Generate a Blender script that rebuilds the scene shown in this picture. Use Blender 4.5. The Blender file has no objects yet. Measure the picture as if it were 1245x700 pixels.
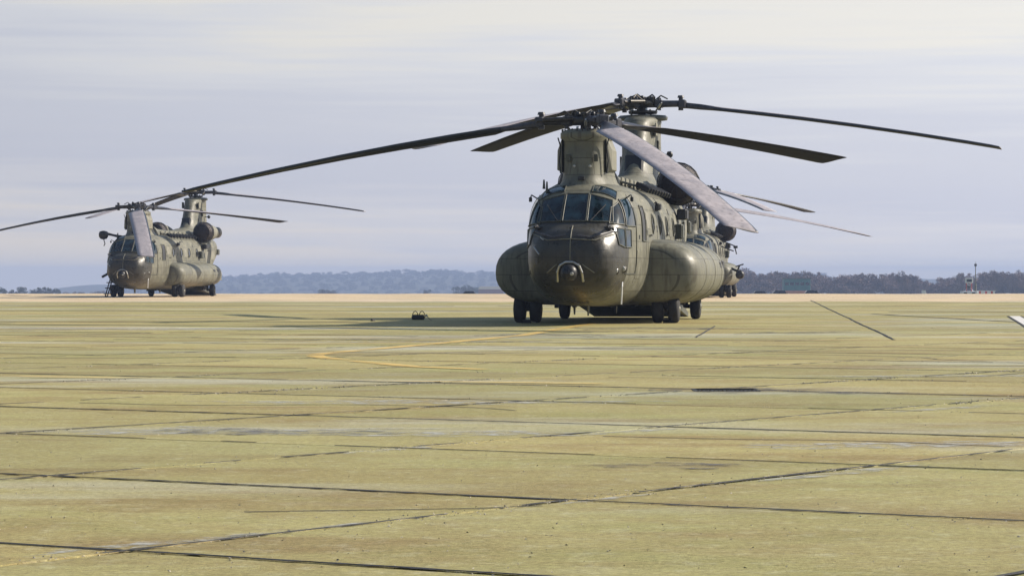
import bpy, bmesh, math, random
import numpy as np
from mathutils import Vector, Matrix
from mathutils.bvhtree import BVHTree

random.seed(7)
sc = bpy.context.scene
COL = sc.collection
PI = math.pi
R = math.radians

# ------------------------------------------------------------------ camera
cam_d = bpy.data.cameras.new('camera')
cam = bpy.data.objects.new('camera', cam_d)
COL.objects.link(cam)
cam.location = (0, 0, 1.06)
cam.rotation_euler = (R(90 - 0.226), 0, 0)
cam_d.sensor_width = 36
cam_d.lens = 109.9
cam_d.clip_start = 0.1
cam_d.clip_end = 30000
sc.camera = cam

# ------------------------------------------------------------------ sky, sun, exposure
SUN_EL, SUN_AZ = 32.0, 21.0        # azimuth from +X towards +Y
w = bpy.data.worlds.new('World')
sc.world = w
w.use_nodes = True
wn, wl = w.node_tree.nodes, w.node_tree.links
wn.clear()
out = wn.new('ShaderNodeOutputWorld')
bg = wn.new('ShaderNodeBackground')
bg.inputs['Strength'].default_value = 0.094
sky = wn.new('ShaderNodeTexSky')
sky.sky_type = 'NISHITA'
sky.sun_disc = False
sky.sun_elevation = R(SUN_EL)
sky.sun_rotation = R(90 - SUN_AZ)
sky.air_density = 1.2
sky.dust_density = 1.0
tc = wn.new('ShaderNodeTexCoord')
mp = wn.new('ShaderNodeMapping')
mp.inputs['Scale'].default_value = (1.0, 1.0, 14.0)
wl.new(tc.outputs['Generated'], mp.inputs['Vector'])
nz = wn.new('ShaderNodeTexNoise')
nz.inputs['Scale'].default_value = 4.5
nz.inputs['Detail'].default_value = 5
nz.inputs['Roughness'].default_value = 0.55
nz.inputs['Distortion'].default_value = 0.4
wl.new(mp.outputs['Vector'], nz.inputs['Vector'])
mp2 = wn.new('ShaderNodeMapping')
mp2.inputs['Scale'].default_value = (1.0, 1.0, 30.0)
mp2.inputs['Rotation'].default_value = (0, R(1.2), 0)
wl.new(tc.outputs['Generated'], mp2.inputs['Vector'])
nz2 = wn.new('ShaderNodeTexNoise')
nz2.inputs['Scale'].default_value = 11
nz2.inputs['Detail'].default_value = 6
wl.new(mp2.outputs['Vector'], nz2.inputs['Vector'])
# thin high cloud: elevation ramp of the veil's own colour, broken up by streaks
sep = wn.new('ShaderNodeSeparateXYZ')
wl.new(tc.outputs['Generated'], sep.inputs[0])
ad = wn.new('ShaderNodeMath'); ad.operation = 'MULTIPLY_ADD'
wl.new(nz.outputs['Fac'], ad.inputs[0]); ad.inputs[1].default_value = 0.062
wl.new(sep.outputs['Z'], ad.inputs[2])
ad2 = wn.new('ShaderNodeMath'); ad2.operation = 'MULTIPLY_ADD'
wl.new(nz2.outputs['Fac'], ad2.inputs[0]); ad2.inputs[1].default_value = 0.034
wl.new(ad.outputs[0], ad2.inputs[2])
# sky is duller towards the left (away from the sun)
adx = wn.new('ShaderNodeMath'); adx.operation = 'MULTIPLY_ADD'
wl.new(sep.outputs['X'], adx.inputs[0]); adx.inputs[1].default_value = 0.05
wl.new(ad2.outputs[0], adx.inputs[2])
cr = wn.new('ShaderNodeValToRGB')
wl.new(adx.outputs[0], cr.inputs['Fac'])
e = cr.color_ramp.elements
e[0].position = 0.0;  e[0].color = (6.6, 6.2, 5.9, 1)
e[1].position = 0.30; e[1].color = (4.2, 4.6, 5.6, 1)
for p, c in ((0.05, (6.5, 6.1, 5.9, 1)), (0.062, (5.5, 5.55, 6.1, 1)), (0.078, (4.65, 4.88, 5.85, 1)), (0.102, (4.9, 5.08, 5.9, 1)), (0.120, (5.6, 5.7, 6.2, 1)), (0.136, (6.5, 6.3, 6.0, 1)), (0.175, (5.6, 5.6, 5.9, 1))):
    n = e.new(p); n.color = c
# the veil is brighter towards the sun and thins out overhead
dt = wn.new('ShaderNodeVectorMath'); dt.operation = 'DOT_PRODUCT'
wl.new(tc.outputs['Generated'], dt.inputs[0])
dt.inputs[1].default_value = (math.cos(R(SUN_AZ)) * math.cos(R(SUN_EL)), math.sin(R(SUN_AZ)) * math.cos(R(SUN_EL)), math.sin(R(SUN_EL)))
sb = wn.new('ShaderNodeMapRange'); sb.inputs[1].default_value = -1; sb.inputs[2].default_value = 1; sb.inputs[3].default_value = 0.0; sb.inputs[4].default_value = 1.50
wl.new(dt.outputs['Value'], sb.inputs[0])
vm = wn.new('ShaderNodeVectorMath'); vm.operation = 'SCALE'
wl.new(cr.outputs[0], vm.inputs[0]); wl.new(sb.outputs[0], vm.inputs['Scale'])
cf = wn.new('ShaderNodeMapRange'); cf.inputs[1].default_value = 0.12; cf.inputs[2].default_value = 0.32; cf.inputs[3].default_value = 0.92; cf.inputs[4].default_value = 0.1
wl.new(sep.outputs['Z'], cf.inputs[0])
mx = wn.new('ShaderNodeMix'); mx.data_type = 'RGBA'
wl.new(cf.outputs[0], mx.inputs[0])
wl.new(sky.outputs[0], mx.inputs[6]); wl.new(vm.outputs[0], mx.inputs[7])
wl.new(mx.outputs[2], bg.inputs['Color'])
wl.new(bg.outputs[0], out.inputs[0])

sd = bpy.data.lights.new('sun', 'SUN')
sd.energy = 5.0
sd.angle = R(0.6)
sd.color = (1.0, 0.90, 0.76)
sun = bpy.data.objects.new('sun', sd)
COL.objects.link(sun)
to_sun = Vector((math.cos(R(SUN_AZ)) * math.cos(R(SUN_EL)), math.sin(R(SUN_AZ)) * math.cos(R(SUN_EL)), math.sin(R(SUN_EL))))
sun.rotation_euler = to_sun.to_track_quat('Z', 'Y').to_euler()

sc.view_settings.view_transform = 'Standard'
sc.view_settings.look = 'None'
sc.view_settings.exposure = 0.42
sc.view_settings.gamma = 1.0
sc.render.engine = 'CYCLES'

# ------------------------------------------------------------------ materials
def mat(name, col, rough=0.6, skin=False, metal=0.0, var=0.25, scale=3.0, bump=0.0, bscale=40, streak=None, spec=0.4, obj_rand=0.0, stretch=(1, 1, 1), dark=None):
    m = bpy.data.materials.new(name); m.use_nodes = True
    nt = m.node_tree; n, l = nt.nodes, nt.links
    b = n['Principled BSDF']
    b.inputs['Roughness'].default_value = rough
    b.inputs['Metallic'].default_value = metal
    b.inputs['Specular IOR Level'].default_value = spec
    t = n.new('ShaderNodeTexCoord')
    mpn = n.new('ShaderNodeMapping'); mpn.inputs['Scale'].default_value = stretch
    l.new(t.outputs['Object'], mpn.inputs[0])
    a = n.new('ShaderNodeTexNoise'); a.inputs['Scale'].default_value = scale; a.inputs['Detail'].default_value = 6
    a.inputs['Roughness'].default_value = 0.65
    l.new(mpn.outputs[0], a.inputs['Vector'])
    r = n.new('ShaderNodeValToRGB')
    l.new(a.outputs['Fac'], r.inputs[0])
    lo = dark if dark else tuple(c * (1 - var) for c in col)
    hi = tuple(min(1, c * (1 + var)) for c in col)
    r.color_ramp.elements[0].position = 0.3; r.color_ramp.elements[0].color = (*lo, 1)
    r.color_ramp.elements[1].position = 0.7; r.color_ramp.elements[1].color = (*hi, 1)
    src = r.outputs[0]
    if streak:
        m2 = n.new('ShaderNodeMapping'); m2.inputs['Scale'].default_value = (3.0, 3.0, 0.35)
        l.new(t.outputs['Object'], m2.inputs[0])
        s = n.new('ShaderNodeTexNoise'); s.inputs['Scale'].default_value = 4; s.inputs['Detail'].default_value = 5
        l.new(m2.outputs[0], s.inputs['Vector'])
        sr = n.new('ShaderNodeMapRange'); sr.inputs[1].default_value = 0.5; sr.inputs[2].default_value = 0.72
        sr.inputs[3].default_value = 0; sr.inputs[4].default_value = 0.75
        l.new(s.outputs['Fac'], sr.inputs[0])
        mm = n.new('ShaderNodeMix'); mm.data_type = 'RGBA'
        l.new(sr.outputs[0], mm.inputs[0]); l.new(src, mm.inputs[6]); mm.inputs[7].default_value = (*streak, 1)
        src = mm.outputs[2]
        rr = n.new('ShaderNodeMapRange'); rr.inputs[1].default_value = .3; rr.inputs[2].default_value = .7; rr.inputs[3].default_value = rough - 0.18; rr.inputs[4].default_value = rough + 0.22
        l.new(a.outputs['Fac'], rr.inputs[0]); l.new(rr.outputs[0], b.inputs['Roughness'])
    if obj_rand:
        oi = n.new('ShaderNodeObjectInfo')
        h = n.new('ShaderNodeHueSaturation')
        v = n.new('ShaderNodeMapRange'); v.inputs[3].default_value = 1 - obj_rand; v.inputs[4].default_value = 1 + obj_rand
        l.new(oi.outputs['Random'], v.inputs[0]); l.new(v.outputs[0], h.inputs['Value']); l.new(src, h.inputs['Color'])
        src = h.outputs[0]
    l.new(src, b.inputs['Base Color'])
    hb_ = None
    if skin:      # riveted sheet joints: fine relief on the skin, seen from the side (y, z)
        sp = n.new('ShaderNodeSeparateXYZ'); l.new(t.outputs['Object'], sp.inputs[0])
        cb = n.new('ShaderNodeCombineXYZ'); l.new(sp.outputs['Y'], cb.inputs[0]); l.new(sp.outputs['Z'], cb.inputs[1])
        bk = n.new('ShaderNodeTexBrick'); bk.inputs['Scale'].default_value = 1; bk.inputs['Brick Width'].default_value = .62; bk.inputs['Row Height'].default_value = .36
        bk.inputs['Mortar Size'].default_value = .009; bk.inputs['Mortar Smooth'].default_value = .2
        l.new(cb.outputs[0], bk.inputs['Vector'])
        bk.inputs['Color1'].default_value = (.92, .92, .92, 1); bk.inputs['Color2'].default_value = (1.1, 1.1, 1.08, 1); bk.inputs['Mortar'].default_value = (.55, .53, .5, 1)
        mk = n.new('ShaderNodeMix'); mk.data_type = 'RGBA'; mk.blend_type = 'MULTIPLY'; mk.inputs[0].default_value = 1
        l.new(src, mk.inputs[6]); l.new(bk.outputs['Color'], mk.inputs[7]); l.new(mk.outputs[2], b.inputs['Base Color'])
    if bump:
        c = n.new('ShaderNodeTexNoise'); c.inputs['Scale'].default_value = bscale; c.inputs['Detail'].default_value = 4
        l.new(t.outputs['Object'], c.inputs['Vector'])
        bn = n.new('ShaderNodeBump'); bn.inputs['Strength'].default_value = bump; bn.inputs['Distance'].default_value = 0.02
        l.new(c.outputs['Fac'], bn.inputs['Height']); l.new(bn.outputs[0], b.inputs['Normal'])
    return m

M = {}
M['drab'] = mat('drab_green_paint', (0.148, 0.145, 0.110), 0.50, skin=True, var=0.26, scale=2.2, spec=.3, streak=(0.07, 0.064, 0.045), bump=0.35, bscale=5)
M['drab2'] = mat('faded_drab_paint', (0.20, 0.195, 0.155), 0.6, var=0.25, scale=5, spec=.3, streak=(0.11, 0.095, 0.065), bump=0.1, bscale=12)
M['drab_dark'] = mat('dark_green_paint', (0.060, 0.062, 0.045), 0.45, var=0.25, scale=4, bump=0.1, bscale=15)
M['nose'] = mat('nose_shade_paint', (0.042, 0.040, 0.032), 0.34, skin=True, var=0.3, scale=3, streak=(0.025, 0.022, 0.017), bump=0.4, bscale=6)  # drab darkened for the nose: shade of the front put into the colour
M['black'] = mat('black_metal', (0.018, 0.018, 0.020), 0.45, var=0.4, scale=12)
M['grime'] = mat('oily_metal', (0.05, 0.045, 0.038), 0.4, metal=0.5, var=0.5, scale=18)
M['steel'] = mat('bare_steel', (0.45, 0.45, 0.44), 0.35, metal=0.9, var=0.2, scale=15)
M['rubber'] = mat('tyre_rubber', (0.02, 0.019, 0.018), 0.8, var=0.3, scale=10)
M['blade_under'] = mat('blade_shaded_underside', (0.012, 0.011, 0.011), 0.7, var=0.2, scale=2, spec=.1)  # shaded copy of the blade paint, underside shade put into the colour
M['blade'] = mat('blade_grey_lit_top', (0.33, 0.30, 0.315), 0.55, var=0.22, scale=2.6, streak=(.16, .14, .14), bump=0.1, bscale=14)  # lit copy of the blade paint, top brightened in the colour
M['blade_edge'] = mat('blade_leading_edge', (0.030, 0.032, 0.038), 0.35, metal=0.3, var=0.3, scale=6)
M['blade_root'] = mat('blade_root_paint', (0.05, 0.05, 0.06), 0.4, var=0.4, scale=14)
M['mesh'] = mat('filter_mesh', (0.030, 0.022, 0.022), 0.5, metal=0.3, var=0.5, scale=60, bump=0.8, bscale=70)
M['lens'] = mat('lamp_lens', (0.40, 0.40, 0.38), 0.12, var=0.1, scale=10)
M['white'] = mat('white_paint', (0.75, 0.75, 0.76), 0.5, var=0.08, scale=2)
M['red'] = mat('red_paint', (0.55, 0.08, 0.06), 0.5, var=0.15, scale=2)
M['orange'] = mat('orange_paint', (0.55, 0.20, 0.07), 0.6, var=0.2, scale=2)
M['teal'] = mat('teal_cladding', (0.03, 0.17, 0.17), 0.6, var=0.2, scale=1)
M['brick'] = mat('brick_wall', (0.28, 0.13, 0.09), 0.8, var=0.25, scale=2)
M['rope'] = mat('pale_rope', (0.5, 0.47, 0.38), 0.8, var=0.2, scale=20)
M['bark'] = mat('bark', (0.10, 0.08, 0.065), 0.9, var=0.3, scale=2)
M['twig'] = mat('bare_twigs', (0.19, 0.14, 0.135), 0.95, var=0.45, scale=0.12, obj_rand=0.15, spec=0.1)  # lightened, so part of the distance haze is in the colour
M['ever'] = mat('evergreen_leaves', (0.045, 0.06, 0.035), 0.9, var=0.4, scale=0.4, spec=0.1)
M['hill'] = mat('wooded_hill', (0.055, 0.06, 0.04), 0.95, var=0.35, scale=0.02, spec=0.1)
M['grass'] = mat('winter_grass', (0.17, 0.17, 0.07), 0.9, var=0.35, scale=0.05, bump=0.3, bscale=2, spec=0.2)
M['sealant'] = mat('bitumen_sealant', (0.030, 0.026, 0.020), 0.6, var=0.5, scale=5, bump=0.4, bscale=60)
M['crumb'] = mat('pale_stone_crumb', (0.50, 0.45, 0.36), 0.85, var=0.3, scale=9)

def glass(name, col, rough=0.06):
    m = bpy.data.materials.new(name); m.use_nodes = True
    n, l = m.node_tree.nodes, m.node_tree.links
    b = n['Principled BSDF']
    b.inputs['Roughness'].default_value = rough
    b.inputs['Specular IOR Level'].default_value = 0.35
    b.inputs['Coat Weight'].default_value = 0.0; b.inputs['Coat Roughness'].default_value = 0.03
    t = n.new('ShaderNodeTexCoord')
    a = n.new('ShaderNodeTexNoise'); a.inputs['Scale'].default_value = 3.5; a.inputs['Detail'].default_value = 3
    l.new(t.outputs['Object'], a.inputs['Vector'])
    r = n.new('ShaderNodeValToRGB')
    r.color_ramp.elements[0].position = 0.38; r.color_ramp.elements[0].color = (*[c * 0.35 for c in col], 1)
    r.color_ramp.elements[1].position = 0.66; r.color_ramp.elements[1].color = (*[c * 2.2 for c in col], 1)
    l.new(a.outputs['Fac'], r.inputs[0]); l.new(r.outputs[0], b.inputs['Base Color'])
    return m
M['glass'] = glass('tinted_glass', (0.007, 0.018, 0.026))
M['dark_glass'] = glass('dark_window', (0.012, 0.014, 0.018), 0.1)

def concrete(name, c1, c2, pale, stain, rand=0.08):
    m = bpy.data.materials.new(name); m.use_nodes = True
    n, l = m.node_tree.nodes, m.node_tree.links
    b = n['Principled BSDF']; b.inputs['Specular IOR Level'].default_value = 0.25
    g = n.new('ShaderNodeNewGeometry')
    def noise(s, d=5, ro=0.6, sx=1, sy=1, rot=0):
        mm = n.new('ShaderNodeMapping'); mm.inputs['Scale'].default_value = (sx, sy, 1); mm.inputs['Rotation'].default_value = (0, 0, rot)
        l.new(g.outputs['Position'], mm.inputs[0])
        a = n.new('ShaderNodeTexNoise'); a.inputs['Scale'].default_value = s; a.inputs['Detail'].default_value = d; a.inputs['Roughness'].default_value = ro
        l.new(mm.outputs[0], a.inputs['Vector']); return a.outputs['Fac']
    def ramp(v, a, bb, ca, cb):
        r = n.new('ShaderNodeValToRGB'); l.new(v, r.inputs[0])
        r.color_ramp.elements[0].position = a; r.color_ramp.elements[0].color = (*ca, 1)
        r.color_ramp.elements[1].position = bb; r.color_ramp.elements[1].color = (*cb, 1); return r.outputs[0]
    def mixc(f, a, bb, mode='MIX'):
        x = n.new('ShaderNodeMix'); x.data_type = 'RGBA'; x.blend_type = mode
        if hasattr(f, 'links'): l.new(f, x.inputs[0])
        else: x.inputs[0].default_value = f
        for s, i in ((a, 6), (bb, 7)):
            if isinstance(s, tuple): x.inputs[i].default_value = (*s, 1)
            else: l.new(s, x.inputs[i])
        return x.outputs[2]
    def rng(v, a, bb, c, d):
        r = n.new('ShaderNodeMapRange'); l.new(v, r.inputs[0])
        for i, q in ((1, a), (2, bb), (3, c), (4, d)): r.inputs[i].default_value = q
        return r.outputs[0]
    base = ramp(noise(0.35, 6), 0.36, 0.64, c1, c2)
    big = rng(noise(0.14, 6, 0.62, 0.5, 1.3, R(10)), 0.52, 0.63, 0, 0.7)
    base = mixc(big, base, pale)
    st = rng(noise(0.45, 8, 0.72, 0.6, 1.5, R(8)), 0.49, 0.65, 0, 0.8)
    base = mixc(st, base, stain)
    st2 = rng(noise(2.2, 8, 0.75), 0.5, 0.75, 0, 0.5)
    base = mixc(st2, base, stain)
    moss = rng(noise(0.23, 7, 0.7, 1, 1.4, R(-20)), 0.52, 0.62, 0, 0.4)
    base = mixc(moss, base, tuple(c * k for c, k in zip(c1, (0.80, 1.00, 0.80))))
    dirt = rng(noise(5.5, 9, 0.8), 0.52, 0.70, 0, 0.45)
    base = mixc(dirt, base, tuple(c * 1.25 for c in pale))
    fine = ramp(noise(24, 9, 0.85), 0.34, 0.66, (0.52, 0.50, 0.46), (1.38, 1.38, 1.36))
    base = mixc(1.0, base, fine, 'MULTIPLY')
    grit = ramp(noise(160, 2, 0.6), 0.60, 0.70, (1, 1, 1), (1.7, 1.65, 1.6))
    base = mixc(1.0, base, grit, 'MULTIPLY')
    pit = ramp(noise(55, 4, 0.6), 0.30, 0.38, (0.35, 0.32, 0.28), (1, 1, 1))
    base = mixc(1.0, base, pit, 'MULTIPLY')
    at = n.new('ShaderNodeAttribute'); at.attribute_name = 'tone'
    oi = n.new('ShaderNodeObjectInfo')
    sm = n.new('ShaderNodeMath'); sm.operation = 'ADD'; l.new(at.outputs['Fac'], sm.inputs[0]); l.new(oi.outputs['Random'], sm.inputs[1])
    fr = n.new('ShaderNodeMath'); fr.operation = 'FRACT'; l.new(sm.outputs[0], fr.inputs[0])
    tone = ramp(fr.outputs[0], 0, 1, (1 - rand, 1 - rand * 0.8, 1 - rand), (1 + rand, 1 + rand * 0.8, 1 + rand * 0.4))
    base = mixc(1.0, base, tone, 'MULTIPLY')
    l.new(base, b.inputs['Base Color'])
    l.new(rng(big, 0, 0.55, 0.75, 0.5), b.inputs['Roughness'])
    bp = n.new('ShaderNodeBump'); bp.inputs['Strength'].default_value = 0.8; bp.inputs['Distance'].default_value = 0.010
    l.new(noise(30, 8, 0.8), bp.inputs['Height'])
    bp2 = n.new('ShaderNodeBump'); bp2.inputs['Strength'].default_value = 0.5; bp2.inputs['Distance'].default_value = 0.03
    l.new(noise(1.5, 4, 0.6), bp2.inputs['Height']); l.new(bp.outputs[0], bp2.inputs['Normal'])
    l.new(bp2.outputs[0], b.inputs['Normal'])
    return m
M['slab'] = concrete('mossy_concrete', (0.315, 0.268, 0.112), (0.370, 0.342, 0.152), (0.47, 0.465, 0.37), (0.225, 0.158, 0.064), 0.12)
M['slab_far'] = concrete('tan_concrete', (0.56, 0.44, 0.30), (0.62, 0.50, 0.35), (0.62, 0.50, 0.42), (0.48, 0.37, 0.22))

def paint(name, col, cover=0.5, sc_=0.8):
    m = bpy.data.materials.new(name); m.use_nodes = True
    n, l = m.node_tree.nodes, m.node_tree.links
    b = n['Principled BSDF']; b.inputs['Base Color'].default_value = (*col, 1); b.inputs['Roughness'].default_value = 0.6
    tr = n.new('ShaderNodeBsdfTransparent'); ms = n.new('ShaderNodeMixShader')
    g = n.new('ShaderNodeNewGeometry')
    a = n.new('ShaderNodeTexNoise'); a.inputs['Scale'].default_value = sc_; a.inputs['Detail'].default_value = 8; a.inputs['Roughness'].default_value = 0.7
    l.new(g.outputs['Position'], a.inputs['Vector'])
    r = n.new('ShaderNodeMapRange'); r.inputs[1].default_value = cover - 0.08; r.inputs[2].default_value = cover + 0.08
    r.inputs[3].default_value = 0.06; r.inputs[4].default_value = 0.8
    l.new(a.outputs['Fac'], r.inputs[0]); l.new(r.outputs[0], ms.inputs[0])
    l.new(tr.outputs[0], ms.inputs[1]); l.new(b.outputs[0], ms.inputs[2])
    l.new(ms.outputs[0], n['Material Output'].inputs[0])
    return m
M['yellow'] = paint('worn_yellow_paint', (0.72, 0.50, 0.14), 0.46)
M['wmark'] = paint('worn_white_paint', (0.8, 0.78, 0.76), 0.40)
M['pale'] = paint('pale_damp_patch', (0.44, 0.44, 0.39), 0.54, 5.0)
M['scuff'] = paint('oil_stain', (0.085, 0.08, 0.09), 0.56, 3.2)

# ------------------------------------------------------------------ mesh helpers
class MB:
    def __init__(s): s.v = []; s.f = []; s.mi = []; s.sm = []
    def add(s, vs, fs, mi=0, smooth=False):
        o = len(s.v); s.v += [tuple(v) for v in vs]
        s.f += [tuple(i + o for i in f) for f in fs]; s.mi += [mi] * len(fs); s.sm += [smooth] * len(fs)
    def box(s, c, size, rot=None, mi=0, ch=0.0):
        hx, hy, hz = (q / 2 for q in size)
        if ch:
            bm = bmesh.new(); bmesh.ops.create_cube(bm, size=1)
            for v in bm.verts: v.co = Vector((v.co.x * size[0], v.co.y * size[1], v.co.z * size[2]))
            bmesh.ops.bevel(bm, geom=bm.edges[:], offset=ch, segments=1, affect='EDGES')
            vs = [v.co.copy() for v in bm.verts]; fs = [[v.index for v in f.verts] for f in bm.faces]; bm.free()
        else:
            vs = [Vector((x, y, z)) for x in (-hx, hx) for y in (-hy, hy) for z in (-hz, hz)]
            fs = [(0, 1, 3, 2), (4, 6, 7, 5), (0, 4, 5, 1), (2, 3, 7, 6), (0, 2, 6, 4), (1, 5, 7, 3)]
        mtx = rot if rot is not None else Matrix.Identity(3)
        s.add([mtx @ v + Vector(c) for v in vs], fs, mi)
    def tube(s, a, b, r0, r1=None, n=10, mi=0, cap=True, smooth=True):
        r1 = r0 if r1 is None else r1
        a, b = Vector(a), Vector(b); d = (b - a).normalized()
        u = d.orthogonal().normalized(); w_ = d.cross(u)
        vs = []
        for p, r in ((a, r0), (b, r1)):
            for i in range(n):
                t = 2 * PI * i / n; vs.append(p + (u * math.cos(t) + w_ * math.sin(t)) * r)
        fs = [(i, (i + 1) % n, n + (i + 1) % n, n + i) for i in range(n)]
        s.add(vs, fs, mi, smooth)
        if cap: s.add(vs[:n], [tuple(range(n))[::-1]], mi); s.add(vs[n:], [tuple(range(n))], mi)
    def path(s, pts, r, n=6, mi=0):
        for a, b in zip(pts, pts[1:]): s.tube(a, b, r, r, n, mi)
    def lathe(s, o, axis, prof, n=20, mi=0, smooth=True):
        """prof: (distance along axis, radius)"""
        o = Vector(o); d = Vector(axis).normalized(); u = d.orthogonal().normalized(); w_ = d.cross(u)
        vs = []
        for t, r in prof:
            for i in range(n):
                q = 2 * PI * i / n; vs.append(o + d * t + (u * math.cos(q) + w_ * math.sin(q)) * max(r, 0.0005))
        fs = []
        for k in range(len(prof) - 1):
            for i in range(n): fs.append((k * n + i, k * n + (i + 1) % n, (k + 1) * n + (i + 1) % n, (k + 1) * n + i))
        fs.append(tuple(range(n))[::-1]); fs.append(tuple((len(prof) - 1) * n + i for i in range(n)))
        s.add(vs, fs, mi, smooth)
    def loft(s, rings, mi=0, smooth=True, caps=True):
        n = len(rings[0]); vs = [p for r in rings for p in r]; fs = []
        for k in range(len(rings) - 1):
            for i in range(n): fs.append((k * n + i, k * n + (i + 1) % n, (k + 1) * n + (i + 1) % n, (k + 1) * n + i))
        if caps: fs.append(tuple(range(n))[::-1]); fs.append(tuple((len(rings) - 1) * n + i for i in range(n)))
        s.add(vs, fs, mi, smooth)
    def build(s, name, mats, parent=None, fix=True):
        me = bpy.data.meshes.new(name); me.from_pydata(s.v, [], s.f)
        if not isinstance(mats, (list, tuple)): mats = [mats]
        for m in mats: me.materials.append(m)
        me.polygons.foreach_set('material_index', s.mi); me.polygons.foreach_set('use_smooth', s.sm)
        if fix and len(s.f) < 60000:
            bm = bmesh.new(); bm.from_mesh(me); bmesh.ops.recalc_face_normals(bm, faces=bm.faces); bm.to_mesh(me); bm.free()
        me.update()
        return link(name, me, parent)

def link(name, me, parent=None):
    o = bpy.data.objects.new(name, me); COL.objects.link(o)
    if parent: o.parent = parent
    return o
def empty(name, loc=(0, 0, 0), rz=0):
    o = bpy.data.objects.new(name, None); COL.objects.link(o)
    o.location = loc; o.rotation_euler = (0, 0, rz); o.empty_display_size = 0.3; return o
def tag(o, label=None, cat=None, group=None, kind=None):
    if label: o['label'] = label
    if cat: o['category'] = cat
    if group: o['group'] = group
    if kind: o['kind'] = kind
    return o
def kids(o): return [c for c in COL.objects if c.parent == o]
def copy_tree(o, parent=None, skip=()):
    c = o.copy(); COL.objects.link(c); c.parent = parent
    for ch in kids(o):
        if ch.name.split('.')[0] not in skip: copy_tree(ch, c, skip)
    return c

# ------------------------------------------------------------------ ground
def gz(x, d):
    if d < 186: return -0.07
    return -0.07 - (d - 186) * 0.0079 * min(1, (d - 186) / 25)
def ground_sheet():
    xs = [-6200, -4500, -2500, -1200, -600, -300, -150, -70, -30, 0, 30, 70, 150, 300, 600, 1200, 2500, 4500, 6200]
    ys = [-400, -100, -20, 0, 60, 120, 170, 186, 190, 195, 200, 206, 212, 230, 270, 350, 500, 800, 1200, 1800, 2600, 3600, 4200, 4680]
    b = MB(); vs = [(x, y, gz(x, y)) for y in ys for x in xs]; n = len(xs)
    b.add(vs, [(j * n + i, j * n + i + 1, (j + 1) * n + i + 1, (j + 1) * n + i) for j in range(len(ys) - 1) for i in range(n - 1)], 0, True)
    return b.build('ground', M['grass'])
tag(ground_sheet(), kind='structure')

TH = R(-33)
U = Vector((math.cos(TH), math.sin(TH))); V = Vector((-math.sin(TH), math.cos(TH)))
PU, OU, PV, OV = 3.25, -7.8, 3.23, 9.28
def UV(u, v): return U * u + V * v
base = MB(); base.add([(-160, -25, -0.035), (160, -25, -0.035), (160, 186, -0.035), (-160, 186, -0.035)], [(0, 1, 2, 3)])
apron = base.build('apron', M['sealant']); tag(apron, kind='structure')

def slab_mesh(i, j, gap=0.010, ch=0.006):
    u0, u1 = OU + i * PU, OU + (i + 1) * PU; v0, v1 = OV + j * PV, OV + (j + 1) * PV
    rr = random.Random(i * 977 + j)
    c = UV((u0 + u1) / 2, (v0 + v1) / 2)
    z = rr.uniform(-0.0015, 0.001)
    N = 6
    # perimeter with slightly ragged arrises
    def per(g, zz, jag):
        pts = []
        for k in range(N): pts.append((u0 + g + (u1 - u0 - 2 * g) * k / N, v0 + g))
        for k in range(N): pts.append((u1 - g, v0 + g + (v1 - v0 - 2 * g) * k / N))
        for k in range(N): pts.append((u1 - g - (u1 - u0 - 2 * g) * k / N, v1 - g))
        for k in range(N): pts.append((u0 + g, v1 - g - (v1 - v0 - 2 * g) * k / N))
        o = []
        for (a, b_) in pts:
            q = UV(a, b_) - c; f_ = 1 - jag * rr.random() * 0.006
            o.append((q.x * f_, q.y * f_, zz))
        return o
    b = MB(); r0 = per(gap, -0.034, 0); r1 = per(gap, z - ch, 0.3); r2 = per(gap + ch, z, 1)
    b.add(r0 + r1 + r2, [(k * 24 + m, k * 24 + (m + 1) % 24, (k + 1) * 24 + (m + 1) % 24, (k + 1) * 24 + m) for k in range(2) for m in range(24)] + [tuple(range(48, 72))])
    return b, c
near_cells = set(); nslab = 0
for i in range(-60, 60):
    for j in range(-20, 60):
        c = UV(OU + (i + .5) * PU, OV + (j + .5) * PV)
        if 4 < c.y < 62 and abs(c.x) < 0.164 * c.y + 4.5:
            b, c = slab_mesh(i, j); near_cells.add((i, j))
            o = b.build('concrete_slab', M['slab'], apron); o.location = (c.x, c.y, 0); nslab += 1
print('near slabs', nslab)
def far_slabs(y0, y1, xl, name, m, z):
    vs, fs, tone = [], [], []
    rr = random.Random(5)
    for i in range(-80, 90):
        for j in range(-40, 90):
            if (i, j) in near_cells: continue
            c = UV(OU + (i + .5) * PU, OV + (j + .5) * PV)
            if not (y0 < c.y <= y1 and abs(c.x) < xl): continue
            g = 0.012; t = rr.random(); dz = rr.uniform(-0.001, 0.001)
            o = len(vs)
            for gg, zz in ((0.0, -0.034), (0.03, z + dz)):
                gg += g
                for a, b_ in ((gg, gg), (PU - gg, gg), (PU - gg, PV - gg), (gg, PV - gg)):
                    q = UV(OU + i * PU + a, OV + j * PV + b_); vs.append((q.x, q.y, zz))
            fs += [(o + 4, o + 5, o + 6, o + 7)] + [(o + k, o + (k + 1) % 4, o + 4 + (k + 1) % 4, o + 4 + k) for k in range(4)]
            tone += [t] * 5
    me = bpy.data.meshes.new(name); me.from_pydata(vs, [], fs); me.materials.append(m)
    at = me.attributes.new('tone', 'FLOAT', 'FACE'); at.data.foreach_set('value', tone)
    return tag(link(name, me, apron), kind='stuff')
far_slabs(-12, 128, 60, 'concrete_slabs', M['slab'], 0)
far_slabs(128, 183, 95, 'taxiway_slabs', M['slab_far'], 0)

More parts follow.
